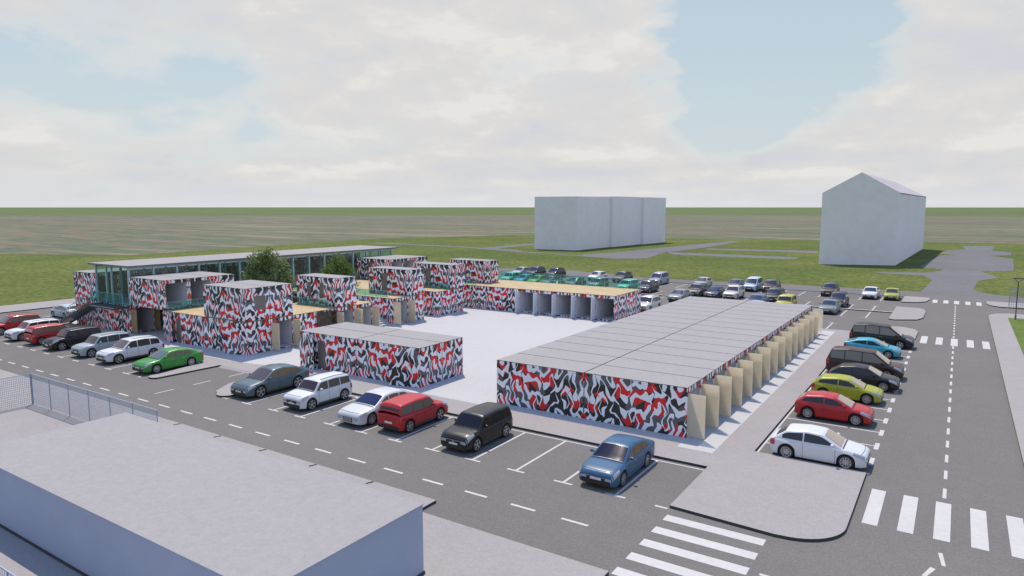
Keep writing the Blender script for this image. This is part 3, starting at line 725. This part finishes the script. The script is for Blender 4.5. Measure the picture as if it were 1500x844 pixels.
# terraces
deck(-61.82, -49.42, 34.97, 49.75, 'sandy timber terrace on the front containers, between the upper blocks') if False else None
deck(-61.82, -49.42, 34.97, 39.88, 'sandy timber terrace strip in front, left of the two-row upper block')
deck(-55.60, -49.42, 39.90, 49.76, 'sandy timber terrace behind the two-row upper block')
deck(-55.60, -49.42, 52.77, 57.68, 'sandy timber terrace beyond the steps, under the single upper container')
deck(-55.60, -49.42, 59.92, 64.93, 'sandy timber terrace beyond the dark gap')
deck(-55.60, -30.8, 67.52, 74.88, 'long sandy timber terrace on top of the rear block')
m = MB(); m.box(0, 11.9, 0, 13.4, -.25, .022); o = m.build('terrace_deck', M['deck'], None, (-67.55, 51.5, GZ+CH+.004)); tag(o, 'reddish timber terrace between the glass hall and the upper containers', 'deck')
zt = GZ+CH+.03
railing((-55.4, 74.8), (-30.9, 74.8), zt, 'long glass railing along the far edge of the rear terrace')
railing((-61.2, 35.1), (-61.2, 39.6), zt, 'glass railing in front of the open upper block beside the glass hall', h=.72)
railing((-55.3, 52.9), (-50.3, 52.9), zt, 'glass railing on the terrace edge above the steps', h=.72)
railing((-67.4, 51.6), (-55.8, 51.6), zt, 'glass railing on the near edge of the reddish terrace', h=.72)
railing((-55.5, 44.5), (-50.0, 44.5), zt, 'glass railing in front of the container with two windows', h=.72)
railing((-55.5, 62.3), (-49.6, 62.3), zt, 'glass railing in front of the upper container over the inner corner', h=.72)
railing((-55.5, 67.7), (-49.5, 67.7), zt, 'glass railing in front of the farthest single upper container', h=.72)
railing((-74.0, 34.4), (-67.8, 34.4), zt, 'glass railing on the landing in front of the glass hall')

# steps between the ground-floor containers
def stair(root_loc, run, width, rise, n, dirx, label, tread, name='stair', railed=False):
    t = thing(name, label, 'stairs', root_loc)
    st = run/n; sr = rise/n
    for i in range(n):
        m = MB(); x = dirx*(i*st); m.box(min(x, x+dirx*st), max(x, x+dirx*st), 0, width, (i+1)*sr-.06 if railed else 0, (i+1)*sr); m.build('step', tread, t)
    if railed:
        for yy in (0.0, width):
            m = MB(); m.bar((0, yy, .0), (dirx*run, yy, rise), .05, h=.28); m.build('stringer', M['stair'], t)
            m = MB(); m.bar((0, yy, 1.0), (dirx*run, yy, rise+1.0), .05); m.build('handrail', M['camo'] if False else M['steel'], t)
            m = MB()
            for i in range(n+1):
                m.bar((dirx*i*st, yy, i*sr), (dirx*i*st, yy, i*sr+1.0), .022)
            m.build('balusters', M['stair'], t)
    return t
stair((-49.6, 50.0, GZ), 5.6, 2.5, CH, 15, -1, 'pale concrete steps rising between the ground-floor containers beside the plaza', M['stair_grey'])
stair((-79.6, 33.35, GZ), 7.4, 1.35, CH, 17, 1, 'dark steel staircase climbing along the front left wall', M['stair'], railed=True)
m = MB(); m.box(-72.2, -67.6, 33.35, 34.9, 2.66, 2.80); lo = m.build('landing', M['stair']); tag(lo, 'dark steel landing at the top of the front left staircase', 'landing')

# glass hall
PX0, PX1, PY0, PY1, PZ0, PZ1 = -74.05, -67.75, 35.05, 72.2, GZ+CH+.03, 6.62
ph = thing('glass_hall', 'long glass hall with a flat grey roof standing on the containers at the left', 'building', ((PX0+PX1)/2, PY0, PZ0))
def padd(m, n, mats):
    m.v = [(a-ph.location.x, b-ph.location.y, c-ph.location.z) for a, b, c in m.v]; return m.build(n, mats, ph)
m = MB(); m.box(-75.2, -67.4, 34.9, 73.4, 6.62, 6.80, 0, top=1); padd(m, 'roof', [M['fascia'], M['roof']])
m = MB(); m.box(PX0, PX1, PY0, PY1, PZ0, PZ0+.04); padd(m, 'floor', M['plaza'])
for sx in (PX0, PX1):
    for i in range(16):
        y = PY0+.08+(PY1-PY0-.16)*i/15; m = MB(); m.box(sx-.10, sx+.10, y-.09, y+.09, PZ0+.04, 6.615); padd(m, 'column', M['steel'])
        if i < 15:
            y1 = PY0+.08+(PY1-PY0-.16)*(i+1)/15; m = MB(); m.box(sx-.006, sx+.006, y+.095, y1-.095, PZ0+.10 if sx == PX1 else PZ0+CH+.06, 6.44); padd(m, 'glass_pane', M['glass'])
    m = MB(); m.box(sx-.09, sx+.09, PY0+.2, PY1-.2, 6.445, 6.612); padd(m, 'beam', M['steel'])
for sy in (PY0, PY1):
    for x in (-72.0, -71.0) if sy == PY0 else (-72, -70):
        m = MB(); m.box(x-.08, x+.08, sy, sy+.16, PZ0+.04, 6.615); padd(m, 'column', M['steel'])
    m = MB(); m.box(PX0+.12, PX1-.12, sy+.07, sy+.082, PZ0+.10, 6.6); padd(m, 'glass_pane', M['glass'])

# ------------------------------------------------------------------ trees
def tree(x, y, h, r, base, label, leafm, nleaf=3200, lobes=26, seed=1, name='tree', z=0, trunk=.16, zc=.62):
    rnd = random.Random(seed); t = thing(name, label, 'tree', (x, y, z))
    tb = MB(); tb.tube([(0,0,0),(.05,.03,h*.2),(-.04,.05,h*.45),(.03,0,h*.8)], [trunk*1.2, trunk, trunk*.75, trunk*.3], 8)
    cl = []
    for k in range(lobes):
        a = rnd.uniform(0, 2*math.pi); u = rnd.uniform(-1, 1); q = rnd.uniform(.45, 1.0)**.6
        rr = math.sqrt(max(0, 1-u*u))*r*.78*q; cz = base+(h-base)*(.5+.43*u*q)
        c = Vector((rr*math.cos(a), rr*math.sin(a), cz)); cl.append((c, rnd.uniform(.22, .42)*r))
        s0 = Vector((0, 0, max(base*.7, cz-h*.28))); tb.tube([s0, (s0+c)/2+Vector((0, 0, .1)), c], [trunk*.4, trunk*.22, trunk*.08], 5)
    tb.build('trunk', M['bark'], t)
    lb = MB()
    for k in range(nleaf):
        c, cr_ = cl[k % lobes]
        d = Vector((rnd.gauss(0,1), rnd.gauss(0,1), rnd.gauss(0,1))).normalized()*cr_*rnd.uniform(.45, 1.12)
        p = c+d; s = rnd.uniform(.07, .15)*(r/2.2)**.4; n = Vector((rnd.gauss(0,1), rnd.gauss(0,1), rnd.gauss(0,1)+.8)).normalized()
        u = n.orthogonal().normalized(); u.rotate(Matrix.Rotation(rnd.uniform(0, 6.28), 3, n)); v = n.cross(u)
        lb.poly([p-u*s, p-v*s*.6, p+u*s, p+v*s*.6], 0)
    lb.build('crown', leafm, t); return t
tree(-62.6, 47.5, 7.95, 2.9, 1.6, 'dense round tree in the courtyard, left of the two', M['leaf'], 9000, 34, 3)
tree(-59.9, 54.6, 7.1, 2.5, 1.5, 'looser bright green tree in the courtyard, right of the two', M['leaf2'], 4200, 24, 11)
tree(7.7, 91.6, 2.9, 1.25, .3, 'leafy bush at the right edge beside the street lamp', M['leaf2'], 2200, 14, 5, name='bush', z=.13, trunk=.05)
tree(9.3, 96.9+2, 3.4, 1.3, .4, 'second leafy bush behind the right pavement', M['leaf'], 2000, 14, 8, name='bush', z=.1, trunk=.05)

# street lamp
lp = thing('street_lamp', 'slim black street lamp with a forked head on the right lawn', 'street lamp', (5.81, 92.94, .12))
m = MB(); m.tube([(0,0,0),(0,0,.5),(0,0,.52),(0,0,4.2)], [.09,.09,.055,.045], 10); m.build('pole', M['lamp_black'], lp)
m = MB(); m.bar((0,0,4.15), (-.38,0,4.55), .05); m.bar((0,0,4.15), (.38,0,4.55), .05); m.build('fork', M['lamp_black'], lp)
m = MB(); m.box(-.50,.50,-.12,.12,4.56,4.64); hd = m.build('lamp_head', M['lamp_black'], lp)
m = MB(); m.box(-.45,.45,-.09,.09,4.535,4.558); m.build('lens', M['lamp_glass'], hd)

# mesh fences
def mesh_fence(a, b, h, z, label, step=.10, wire=.015, bay=2.4):
    a = Vector((*a, z)); b = Vector((*b, z)); L = (b-a).length; d = (b-a)/L
    t = thing('mesh_fence', label, 'fence', a, math.atan2(d.y, d.x)); n = max(1, round(L/bay)); p = L/n
    for i in range(n+1):
        m = MB(); m.box(i*p-.022, i*p+.022, -.022, .022, 0, h+.04); m.build('post', M['wire'], t)
    for i in range(n):
        m = MB(); x0, x1 = i*p+.04, (i+1)*p-.04; k = int((x1-x0)/step)
        for j in range(k+1): x = x0+(x1-x0)*j/k; m.box(x-wire/2, x+wire/2, -.005, .005, .06, h)
        kz = int((h-.06)/(step*1.25))
        for j in range(kz+1): zz = .06+(h-.06)*j/kz; m.box(x0, x1, .0055, .0155, zz-wire/2, zz+wire/2)
        m.build('mesh_panel', M['wire'], t)
    m = MB(); m.box(0, L, -.02, .02, h+.043, h+.075); m.build('top_rail', M['wire'], t)
    return t
mesh_fence((-48.4, 18.65), (-34.1, 18.65), 1.9, P12, 'long galvanised mesh fence between the yard and the road, foreground left')
mesh_fence((-48.4, 7.65), (-48.4, 18.60), 1.9, P12, 'galvanised mesh fence on the left side of the yard, foreground')
mesh_fence((-48.3, 7.60), (-20.0, 7.60), 1.9, P12, 'galvanised mesh fence in the bottom left corner, on the camera side of the flat building', step=.16)
mesh_fence((5.75, 104.5), (14.0, 104.5), 2.4, P12, 'pale mesh fence on the far right pavement behind the street lamp', step=.22, wire=.03)

# ------------------------------------------------------------------ buildings
nb = thing('flat_building', 'low pale building with a big flat roof in the foreground', 'building', (-23.8, 13.5, P12))
def nadd(m, n, mats):
    m.v = [(a+23.8, b-13.5, c-P12) for a, b, c in m.v]; return m.build(n, mats, nb)
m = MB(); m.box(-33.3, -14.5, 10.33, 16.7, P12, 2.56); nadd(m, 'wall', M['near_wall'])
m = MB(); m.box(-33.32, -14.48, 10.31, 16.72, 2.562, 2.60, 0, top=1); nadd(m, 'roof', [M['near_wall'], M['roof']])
m = MB(); m.box(-33.34, -14.46, 10.29, 16.74, P12, P12+.10); nadd(m, 'plinth', M['kerb'])
# gabled block
gb = thing('gabled_block', 'tall blank pale building with a pitched roof, far right', 'building', (-18, 190, 0))
A, Bq, C, D = (-25.5,162.7), (-11.1,168.0), (-8.9,239.0), (-25.0,235.0); he, hr = 15.55, 19.9
def off(p): return (p[0]+18, p[1]-190)
A, Bq, C, D = map(off, (A, Bq, C, D)); r0 = ((A[0]+Bq[0])/2, (A[1]+Bq[1])/2); r1 = ((C[0]+D[0])/2, (C[1]+D[1])/2)
m = MB()
m.poly([(*A,0),(*Bq,0),(*Bq,he),(*r0,hr),(*A,he)]); m.poly([(*Bq,0),(*C,0),(*C,he),(*Bq,he)]); m.poly([(*C,0),(*D,0),(*D,he),(*r1,hr),(*C,he)]); m.poly([(*D,0),(*A,0),(*A,he),(*D,he)])
m.build('wall', M['concrete'], gb)
m = MB()
for P, Q in (((Bq,C),(r0,r1)),((D,A),(r1,r0))):
    (p0, p1), (q0, q1) = P, Q
    m.poly([(*p0,he+.02),(*p1,he+.02),(*q1,hr+.02),(*q0,hr+.02)])
    m.poly([(*p0,he-.25),(*p1,he-.25),(*p1,he+.018),(*p0,he+.018)])
m.build('roof', M['far_roof'], gb)
# stepped flat block
sb = thing('stepped_block', 'wide blank pale flat-roofed building in staggered sections, far centre', 'building', (-98, 205, 0))
secs = [([(-106.3,175),(-92.6,175.9),(-92.6,196.2),(-106.3,196.2)], 15.6), ([(-106,196.2),(-91.2,196.2),(-91.2,217.3),(-106,217.3)], 15.95), ([(-104,217.3),(-89.6,217.3),(-89.6,238),(-104,238)], 15.75), ([(-103,238),(-88.3,238),(-88.3,252),(-103,252)], 15.9)]
secs = [([(-106.3,175),(-92.7,176.0),(-91.9,197.0),(-106.3,197.0)], 15.55), ([(-105.5,197.05),(-91.2,197.05),(-90.0,217.4),(-105.5,217.4)], 15.8), ([(-104,217.45),(-89.1,217.45),(-88.0,234.7),(-104,234.7)], 15.75)]
for p, h in secs:
    m = MB(); q = [(x+98, y-205) for x, y in p]
    for i in range(4): m.poly([(*q[i],0),(*q[(i+1)%4],0),(*q[(i+1)%4],h),(*q[i],h)])
    s_ = m.build('wall_section', M['concrete'], sb)
    m = MB(); m.poly([(*c,h+.01) for c in q]); m.build('roof', M['far_roof'], s_)
PITCH, YAW = 6.758, 33.162
# directions of the gaps between the clouds
V1, V2, V3, V4 = (-.228,.950,.215), (-.877,.455,.153), (-.667,.702,.249), (-.122,.988,.090)
# ------------------------------------------------------------------ parked cars
WHITE=(.62,.65,.70); RED=(.42,.012,.02); BLACK=(.007,.008,.009); SILVER=(.33,.38,.42); GREEN=(.035,.26,.04); STEEL=(.075,.125,.15)
BLUE=(.022,.095,.20); LIME=(.33,.36,.02); CYAN=(.03,.34,.46); BROWN=(.04,.016,.014); GREY=(.12,.14,.15); NIGHT=(.02,.028,.07); MINT=(.22,.55,.48); LAV=(.30,.32,.45); PALE=(.45,.56,.68); OLIVE=(.075,.065,.04)
gf = 'cars parked in front of the market'; F, B_ = -90, 90
CX = lambda xw, w=.88: xw-w
car('suv', -79.0, 29.3, F, RED, 'red estate car with roof rails at the far left end of the front row', gf, ws=(.10,.12,.14,1))
car('railbox', -73.95, 29.0, F, WHITE, 'white boxy car between two red cars at the left of the front row', gf, ws=(.12,.05,.06,1), sw=(.03,.035,.04,1))
car('box', -70.25, 29.2, B_, RED, 'red boxy hatchback showing its tail, between the white and black boxy cars', gf, rw=(.35,.33,.30,1))
car('railbox', -66.15, 29.0, F, BLACK, 'black boxy car with roof rails at the left of the front row', gf, ws=(.10,.07,.07,1), sw=(.07,.07,.07,1))
car('railbox', -61.0, 29.0, F, SILVER, 'pale blue-silver boxy car with roof rails, third left of the green saloon', gf, ws=(.10,.09,.09,1), sw=(.06,.07,.08,1))
car('suv', -56.75, 29.2, F, WHITE, 'white sport utility car with dark roof rails beside the green saloon', gf, ws=(.14,.12,.11,1), sw=(.05,.045,.04,1))
car('sedan', -51.05, 29.1, F, GREEN, 'bright green saloon beside the first kerb island', gf, ws=(.12,.14,.18,1), sw=(.18,.16,.10,1))
car('coupe_suv', -38.85, 29.25, F, STEEL, 'slate-blue sloping-roof sport utility car by the driveway', gf, ws=(.09,.08,.10,1), sw=(.22,.15,.09,1))
car('railbox', -33.75, 28.95, F, WHITE, 'white boxy car between the slate-blue one and the white saloon', gf, ws=(.05,.04,.05,1), sw=(.12,.11,.09,1))
car('limousine', -28.6, 29.2, F, (.55,.57,.60), 'white saloon with a tall black grille', gf, ws=(.02,.03,.08,1), sw=(.22,.18,.13,1))
car('box', -25.85, 29.15, B_, RED, 'red hatchback showing its tail, between the white saloon and the black boxy car', gf, rw=(.045,.05,.055,1), sw=(.17,.16,.13,1))
car('box', -20.95, 28.7, F, BLACK, 'black boxy car in front of the long painted hall', gf, sw=(.03,.03,.02,1), ws=(.016,.017,.03,1))
car('sedan', -12.85, 28.9, F, BLUE, 'blue saloon alone near the corner island', gf, sw=(.25,.17,.09,1), ws=(.010,.012,.035,1))
gr = 'cars parked along the right-hand road'
SHADE=(.045,.055,.075,1)
car('hatch', -5.15, 35.95, 0, WHITE, 'white hatchback nearest the corner island', gr, ws=SUNLIT_CREAM, sw=SHADE)
car('small_hatch', -5.55, 43.5, 0, RED, 'red two-door hatchback with a pale roof arch', gr, ws=SUNLIT_CREAM, sw=SHADE, rw=SUNLIT_CREAM)
car('small_hatch', -5.5, 48.65, 0, LIME, 'lime-yellow hatchback behind the red one', gr, ws=SUNLIT_CREAM, sw=SHADE, rw=SUNLIT_CREAM)
car('hatch', -4.95, 52.6, 0, BLACK, 'black hatchback between the lime hatchback and the brown van', gr, ws=SUNLIT_CREAM, sw=SHADE)
car('van', -5.3, 56.5, 0, BROWN, 'dark brown people carrier', gr, ws=SUNLIT_CREAM, sw=(.22,.22,.20,1))
car('coupe', -5.55, 64.5, 0, CYAN, 'turquoise coupe between the two people carriers', gr, ws=SUNLIT_CREAM, sw=(.02,.04,.07,1))
car('van', -5.3, 69.5, 0, BLACK, 'black people carrier, last in the right-hand row', gr, ws=SUNLIT_CREAM, sw=(.25,.24,.22,1))
gb_ = 'cars in the rear car park'
BACK = [
 ('hatch',-67.2,106,SILVER,'silver hatchback at the far left of the last row'),
 ('suv',-64.1,106,NIGHT,'dark blue car beside the silver one at the left of the last row'),
 ('suv',-60.0,106,BLACK,'black sport utility car in the last row above the rear terrace'),
 ('box',-62.3,95,MINT,'pale mint car seen through the terrace railing, far left'),
 ('small_hatch',-59.7,95,CYAN,'turquoise small car seen through the terrace railing'),
 ('small_hatch',-57.1,95,(.14,.42,.05),'green small car seen through the terrace railing'),
 ('sedan',-54.6,95,GREY,'dark grey car low behind the terrace, right of the green one'),
 ('hatch',-50.3,95.2,GREY,'grey car seen through the railing near the middle of the terrace'),
 ('hatch',-50.4,89,(.05,.09,.11),'dark teal car with only its roof above the terrace'),
 ('box',-46.2,95,(.22,.25,.24),'grey-green boxy car seen through the railing'),
 ('hatch',-51.7,106,WHITE,'white car in the last row above the rear terrace'),
 ('suv',-47.0,106,OLIVE,'dark olive car in the last row, right of the white one'),
 ('box',-41.3,95,MINT,'mint green car over the right end of the rear terrace'),
 ('van',-40.6,106,LAV,'lavender people carrier in the last row'),
 ('suv',-38.1,95,(.05,.055,.05),'dark car next to the mint green one'),
 ('hatch',-33.3,106,(.42,.43,.44),'silver-white car in the last row, left of centre'),
 ('suv',-30.6,95,(.09,.09,.08),'dark grey sport utility car just above the hall roof'),
 ('sedan',-31.0,88.8,(.24,.27,.28),'silver saloon in the near row above the hall roof'),
 ('suv',-31.2,78,(.60,.60,.58),'white car between the terrace block and the hall roof'),
 ('hatch',-28.2,106,GREY,'grey car half hidden behind the white sport utility car'),
 ('suv',-25.5,95,(.58,.56,.53),'white sport utility car above the hall roof'),
 ('van',-25.6,106,PALE,'pale blue people carrier in the last row'),
 ('sedan',-28.1,95,(.03,.04,.09),'dark blue saloon beside the white sport utility car'),
 ('suv',-23.0,106,(.05,.04,.04),'dark brown car next to the pale blue people carrier'),
 ('sedan',-20.9,88.9,(.10,.16,.27),'blue saloon just showing over the hall roof'),
 ('suv',-20.1,95,(.035,.035,.028),'black sport utility car near the roof seam'),
 ('suv',-14.9,106,OLIVE,'dark olive car in the last row, left of the white and yellow ones'),
 ('suv',-12.3,95,(.03,.035,.04),'dark car right behind the grey saloon'),
 ('sedan',-12.4,88.6,(.17,.22,.23),'grey saloon nearest the end of the hall'),
 ('sedan',-9.75,106,(.66,.67,.70),'white car in the last row near the far crossing'),
 ('small_hatch',-7.15,106,(.36,.38,.03),'yellow-green car, last on the right of the last row'),
 ('box',-17.4,88.6,(.40,.38,.02),'yellow car whose roof shows over the end of the hall'),
 ('coupe',-19.6,83.0,(.55,.56,.58),'white car almost hidden behind the end of the hall roof'),
]
for i, (t, x, y, c, lab_) in enumerate(BACK):
    car(t, x, y, F, c, lab_, gb_, ws=(.035,.05,.10,1), sw=(.10,.10,.09,1))
car('hatch', -84.8, 36.75, 180, (.40,.50,.58), 'pale blue car parked on its own beyond the staircase', 'cars left of the market', ws=SUNLIT_CREAM, sw=(.25,.22,.16,1))

# ------------------------------------------------------------------ sky, sun, camera
SUN_EL, SUN_AZ = 64.0, -45.0     # sun stands behind and to the left of the market
world = bpy.data.worlds.new('World'); scene.world = world; world.use_nodes = True
W = NB.__new__(NB); W.t = world.node_tree; W.n = W.t.nodes; W.l = W.t.links
bg = W.n['Background']
sky = W.node('ShaderNodeTexSky', sky_type='NISHITA'); sky.sun_disc = False
sky.sun_elevation = R(SUN_EL); sky.sun_rotation = R(SUN_AZ); sky.air_density = 1.0; sky.dust_density = 1.5; sky.ozone_density = 1.5
tc = W.node('ShaderNodeTexCoord'); d = W.sep(tc.outputs['Generated'])
zz = W.math('MAXIMUM', d[2], 0.0)
# cloud layer: mapped on the dome so that it flattens towards the horizon
den = W.math('ADD', zz, .10)
cu = W.math('DIVIDE', d[0], den); cv = W.math('DIVIDE', d[1], den)
big = W.noise(W.comb(cu, cv, 0.0), .34, 2.0, .5, .2)
az = W.comb(W.math('MULTIPLY', d[0], 1.0), W.math('MULTIPLY', d[1], 1.0), W.math('MULTIPLY', d[2], 2.1))
mid = W.noise(az, 4.2, 7.0, .56, .25)
fine = W.noise(az, 13.0, 6.0, .6, .1)
wob = W.node('ShaderNodeTexNoise'); W.put(wob.inputs['Vector'], az); wob.inputs['Scale'].default_value = 5.0; wob.inputs['Detail'].default_value = 5.0
wv = W.node('ShaderNodeVectorMath', operation='MULTIPLY_ADD'); W.put(wv.inputs[0], wob.outputs['Color']); wv.inputs[1].default_value = (.30,.30,.30); W.put(wv.inputs[2], tc.outputs['Generated'])
ws = W.node('ShaderNodeVectorMath', operation='SUBTRACT'); W.put(ws.inputs[0], wv.outputs[0]); ws.inputs[1].default_value = (.15,.15,.15)
wn = W.node('ShaderNodeVectorMath', operation='NORMALIZE'); W.put(wn.inputs[0], ws.outputs[0])
def lobe(v, p0, p1):
    n = W.node('ShaderNodeVectorMath', operation='DOT_PRODUCT'); W.put(n.inputs[0], wn.outputs[0]); L = Vector(v).normalized(); n.inputs[1].default_value = L
    m = W.node('ShaderNodeMapRange', interpolation_type='SMOOTHSTEP'); W.put(m.inputs[0], n.outputs['Value']); m.inputs[1].default_value = p0; m.inputs[2].default_value = p1; return m.outputs[0]
GAP1, GAP2, GAP3 = V1, V2, V3
cov = W.math('ADD', W.math('ADD', W.math('MULTIPLY', mid, .70), W.math('MULTIPLY', big, .30)), .078)
cov = W.math('SUBTRACT', cov, W.math('MULTIPLY', lobe(GAP1, .981, .9995), .25))
cov = W.math('SUBTRACT', cov, W.math('MULTIPLY', lobe(GAP2, .965, .998), .16))
cov = W.math('SUBTRACT', cov, W.math('MULTIPLY', W.math('MULTIPLY', W.math('SUBTRACT', 1.0, W.math('MULTIPLY', W.math('ABSOLUTE', W.math('SUBTRACT', zz, .17)), 9.0)), .12), lobe(V4, .93, .985)))
cov = W.math('SUBTRACT', cov, W.math('MULTIPLY', W.math('MAXIMUM', W.math('SUBTRACT', zz, .31), 0.0), .9))
cov = W.math('ADD', cov, W.math('MULTIPLY', lobe((-.515,.833,.205), .975, .998), .10))
cov = W.math('ADD', cov, W.math('MULTIPLY', lobe((-.01,.975,.215), .965, .995), .10))
cov = W.math('ADD', cov, W.math('MULTIPLY', W.math('SUBTRACT', fine, .5), .13))
cov = W.math('ADD', cov, W.math('MULTIPLY', W.math('MAXIMUM', W.math('SUBTRACT', .09, zz), 0.0), 1.2))
mask = W.ramp(cov, [(.405, (0,0,0)), (.462, (.55,)*3), (.56, (1,1,1))])
puff = W.comb(d[0], d[1], W.math('MULTIPLY', W.math('ADD', d[2], .022), 2.1))
def billow(v):
    return W.math('ADD', W.noise(v, 6.5, 6.0, .58, .3), W.math('MULTIPLY', W.noise(v, 19.0, 5.0, .6, .2), .42))
relief = W.math('SUBTRACT', billow(az), billow(puff))
shade = W.math('ADD', W.math('ADD', W.math('MULTIPLY', W.noise(W.comb(cu, cv, 3.0), .8, 4.0, .5), .75), .125), W.math('MULTIPLY', relief, .50))
inside = W.ramp(shade, [(.36, (.64,.66,.70)), (.47, (.69,.69,.70)), (.55, (.725,.71,.70)), (.64, (.80,.78,.755))])
rim = W.ramp(cov, [(.44, (1,1,1)), (.535, (0,0,0))])
cloud = W.mix(W.math('MULTIPLY', rim, .8), inside, (.80,.785,.755,1))
skyc = W.node('ShaderNodeVectorMath', operation='SCALE'); W.put(skyc.inputs[0], sky.outputs[0]); skyc.inputs['Scale'].default_value = .12
up = W.ramp(zz, [(0,(.64,.69,.72)), (.12,(.60,.68,.71)), (.30,(.52,.64,.71)), (.45,(.34,.53,.92)), (1,(.24,.44,.98))])
base = W.mix(.80, skyc.outputs[0], up)
low = W.ramp(zz, [(0,(1,1,1)), (.045,(0,0,0))])
col = W.mix(mask, base, cloud)
col = W.mix(W.math('MULTIPLY', low, .75), col, (.72,.735,.765,1))
W.put(bg.inputs['Color'], col); bg.inputs['Strength'].default_value = 1.0

sl = bpy.data.lights.new('sun', 'SUN'); sl.energy = 4.1; sl.angle = R(.5); sl.color = (1, .875, .71)
so = bpy.data.objects.new('sun', sl); COL.objects.link(so)
sd = Vector((-.70, .70, 0)).normalized()*math.cos(R(SUN_EL))+Vector((0, 0, math.sin(R(SUN_EL))))
so.rotation_euler = sd.to_track_quat('Z', 'Y').to_euler(); so.location = (-40, 60, 60)
cam = bpy.data.cameras.new('camera'); co = bpy.data.objects.new('camera', cam); COL.objects.link(co)
cam.sensor_width = 36; cam.lens = 24.0; cam.clip_start = .1; cam.clip_end = 60000
co.location = (0, 0, 12.5); co.rotation_euler = (R(90-PITCH), 0, R(YAW))
scene.camera = co
scene.view_settings.view_transform = 'Standard'; scene.view_settings.look = 'None'; scene.view_settings.exposure = 0; scene.view_settings.gamma = 1
scene.cycles.max_bounces = 6; scene.cycles.transparent_max_bounces = 24; scene.cycles.use_denoising = True
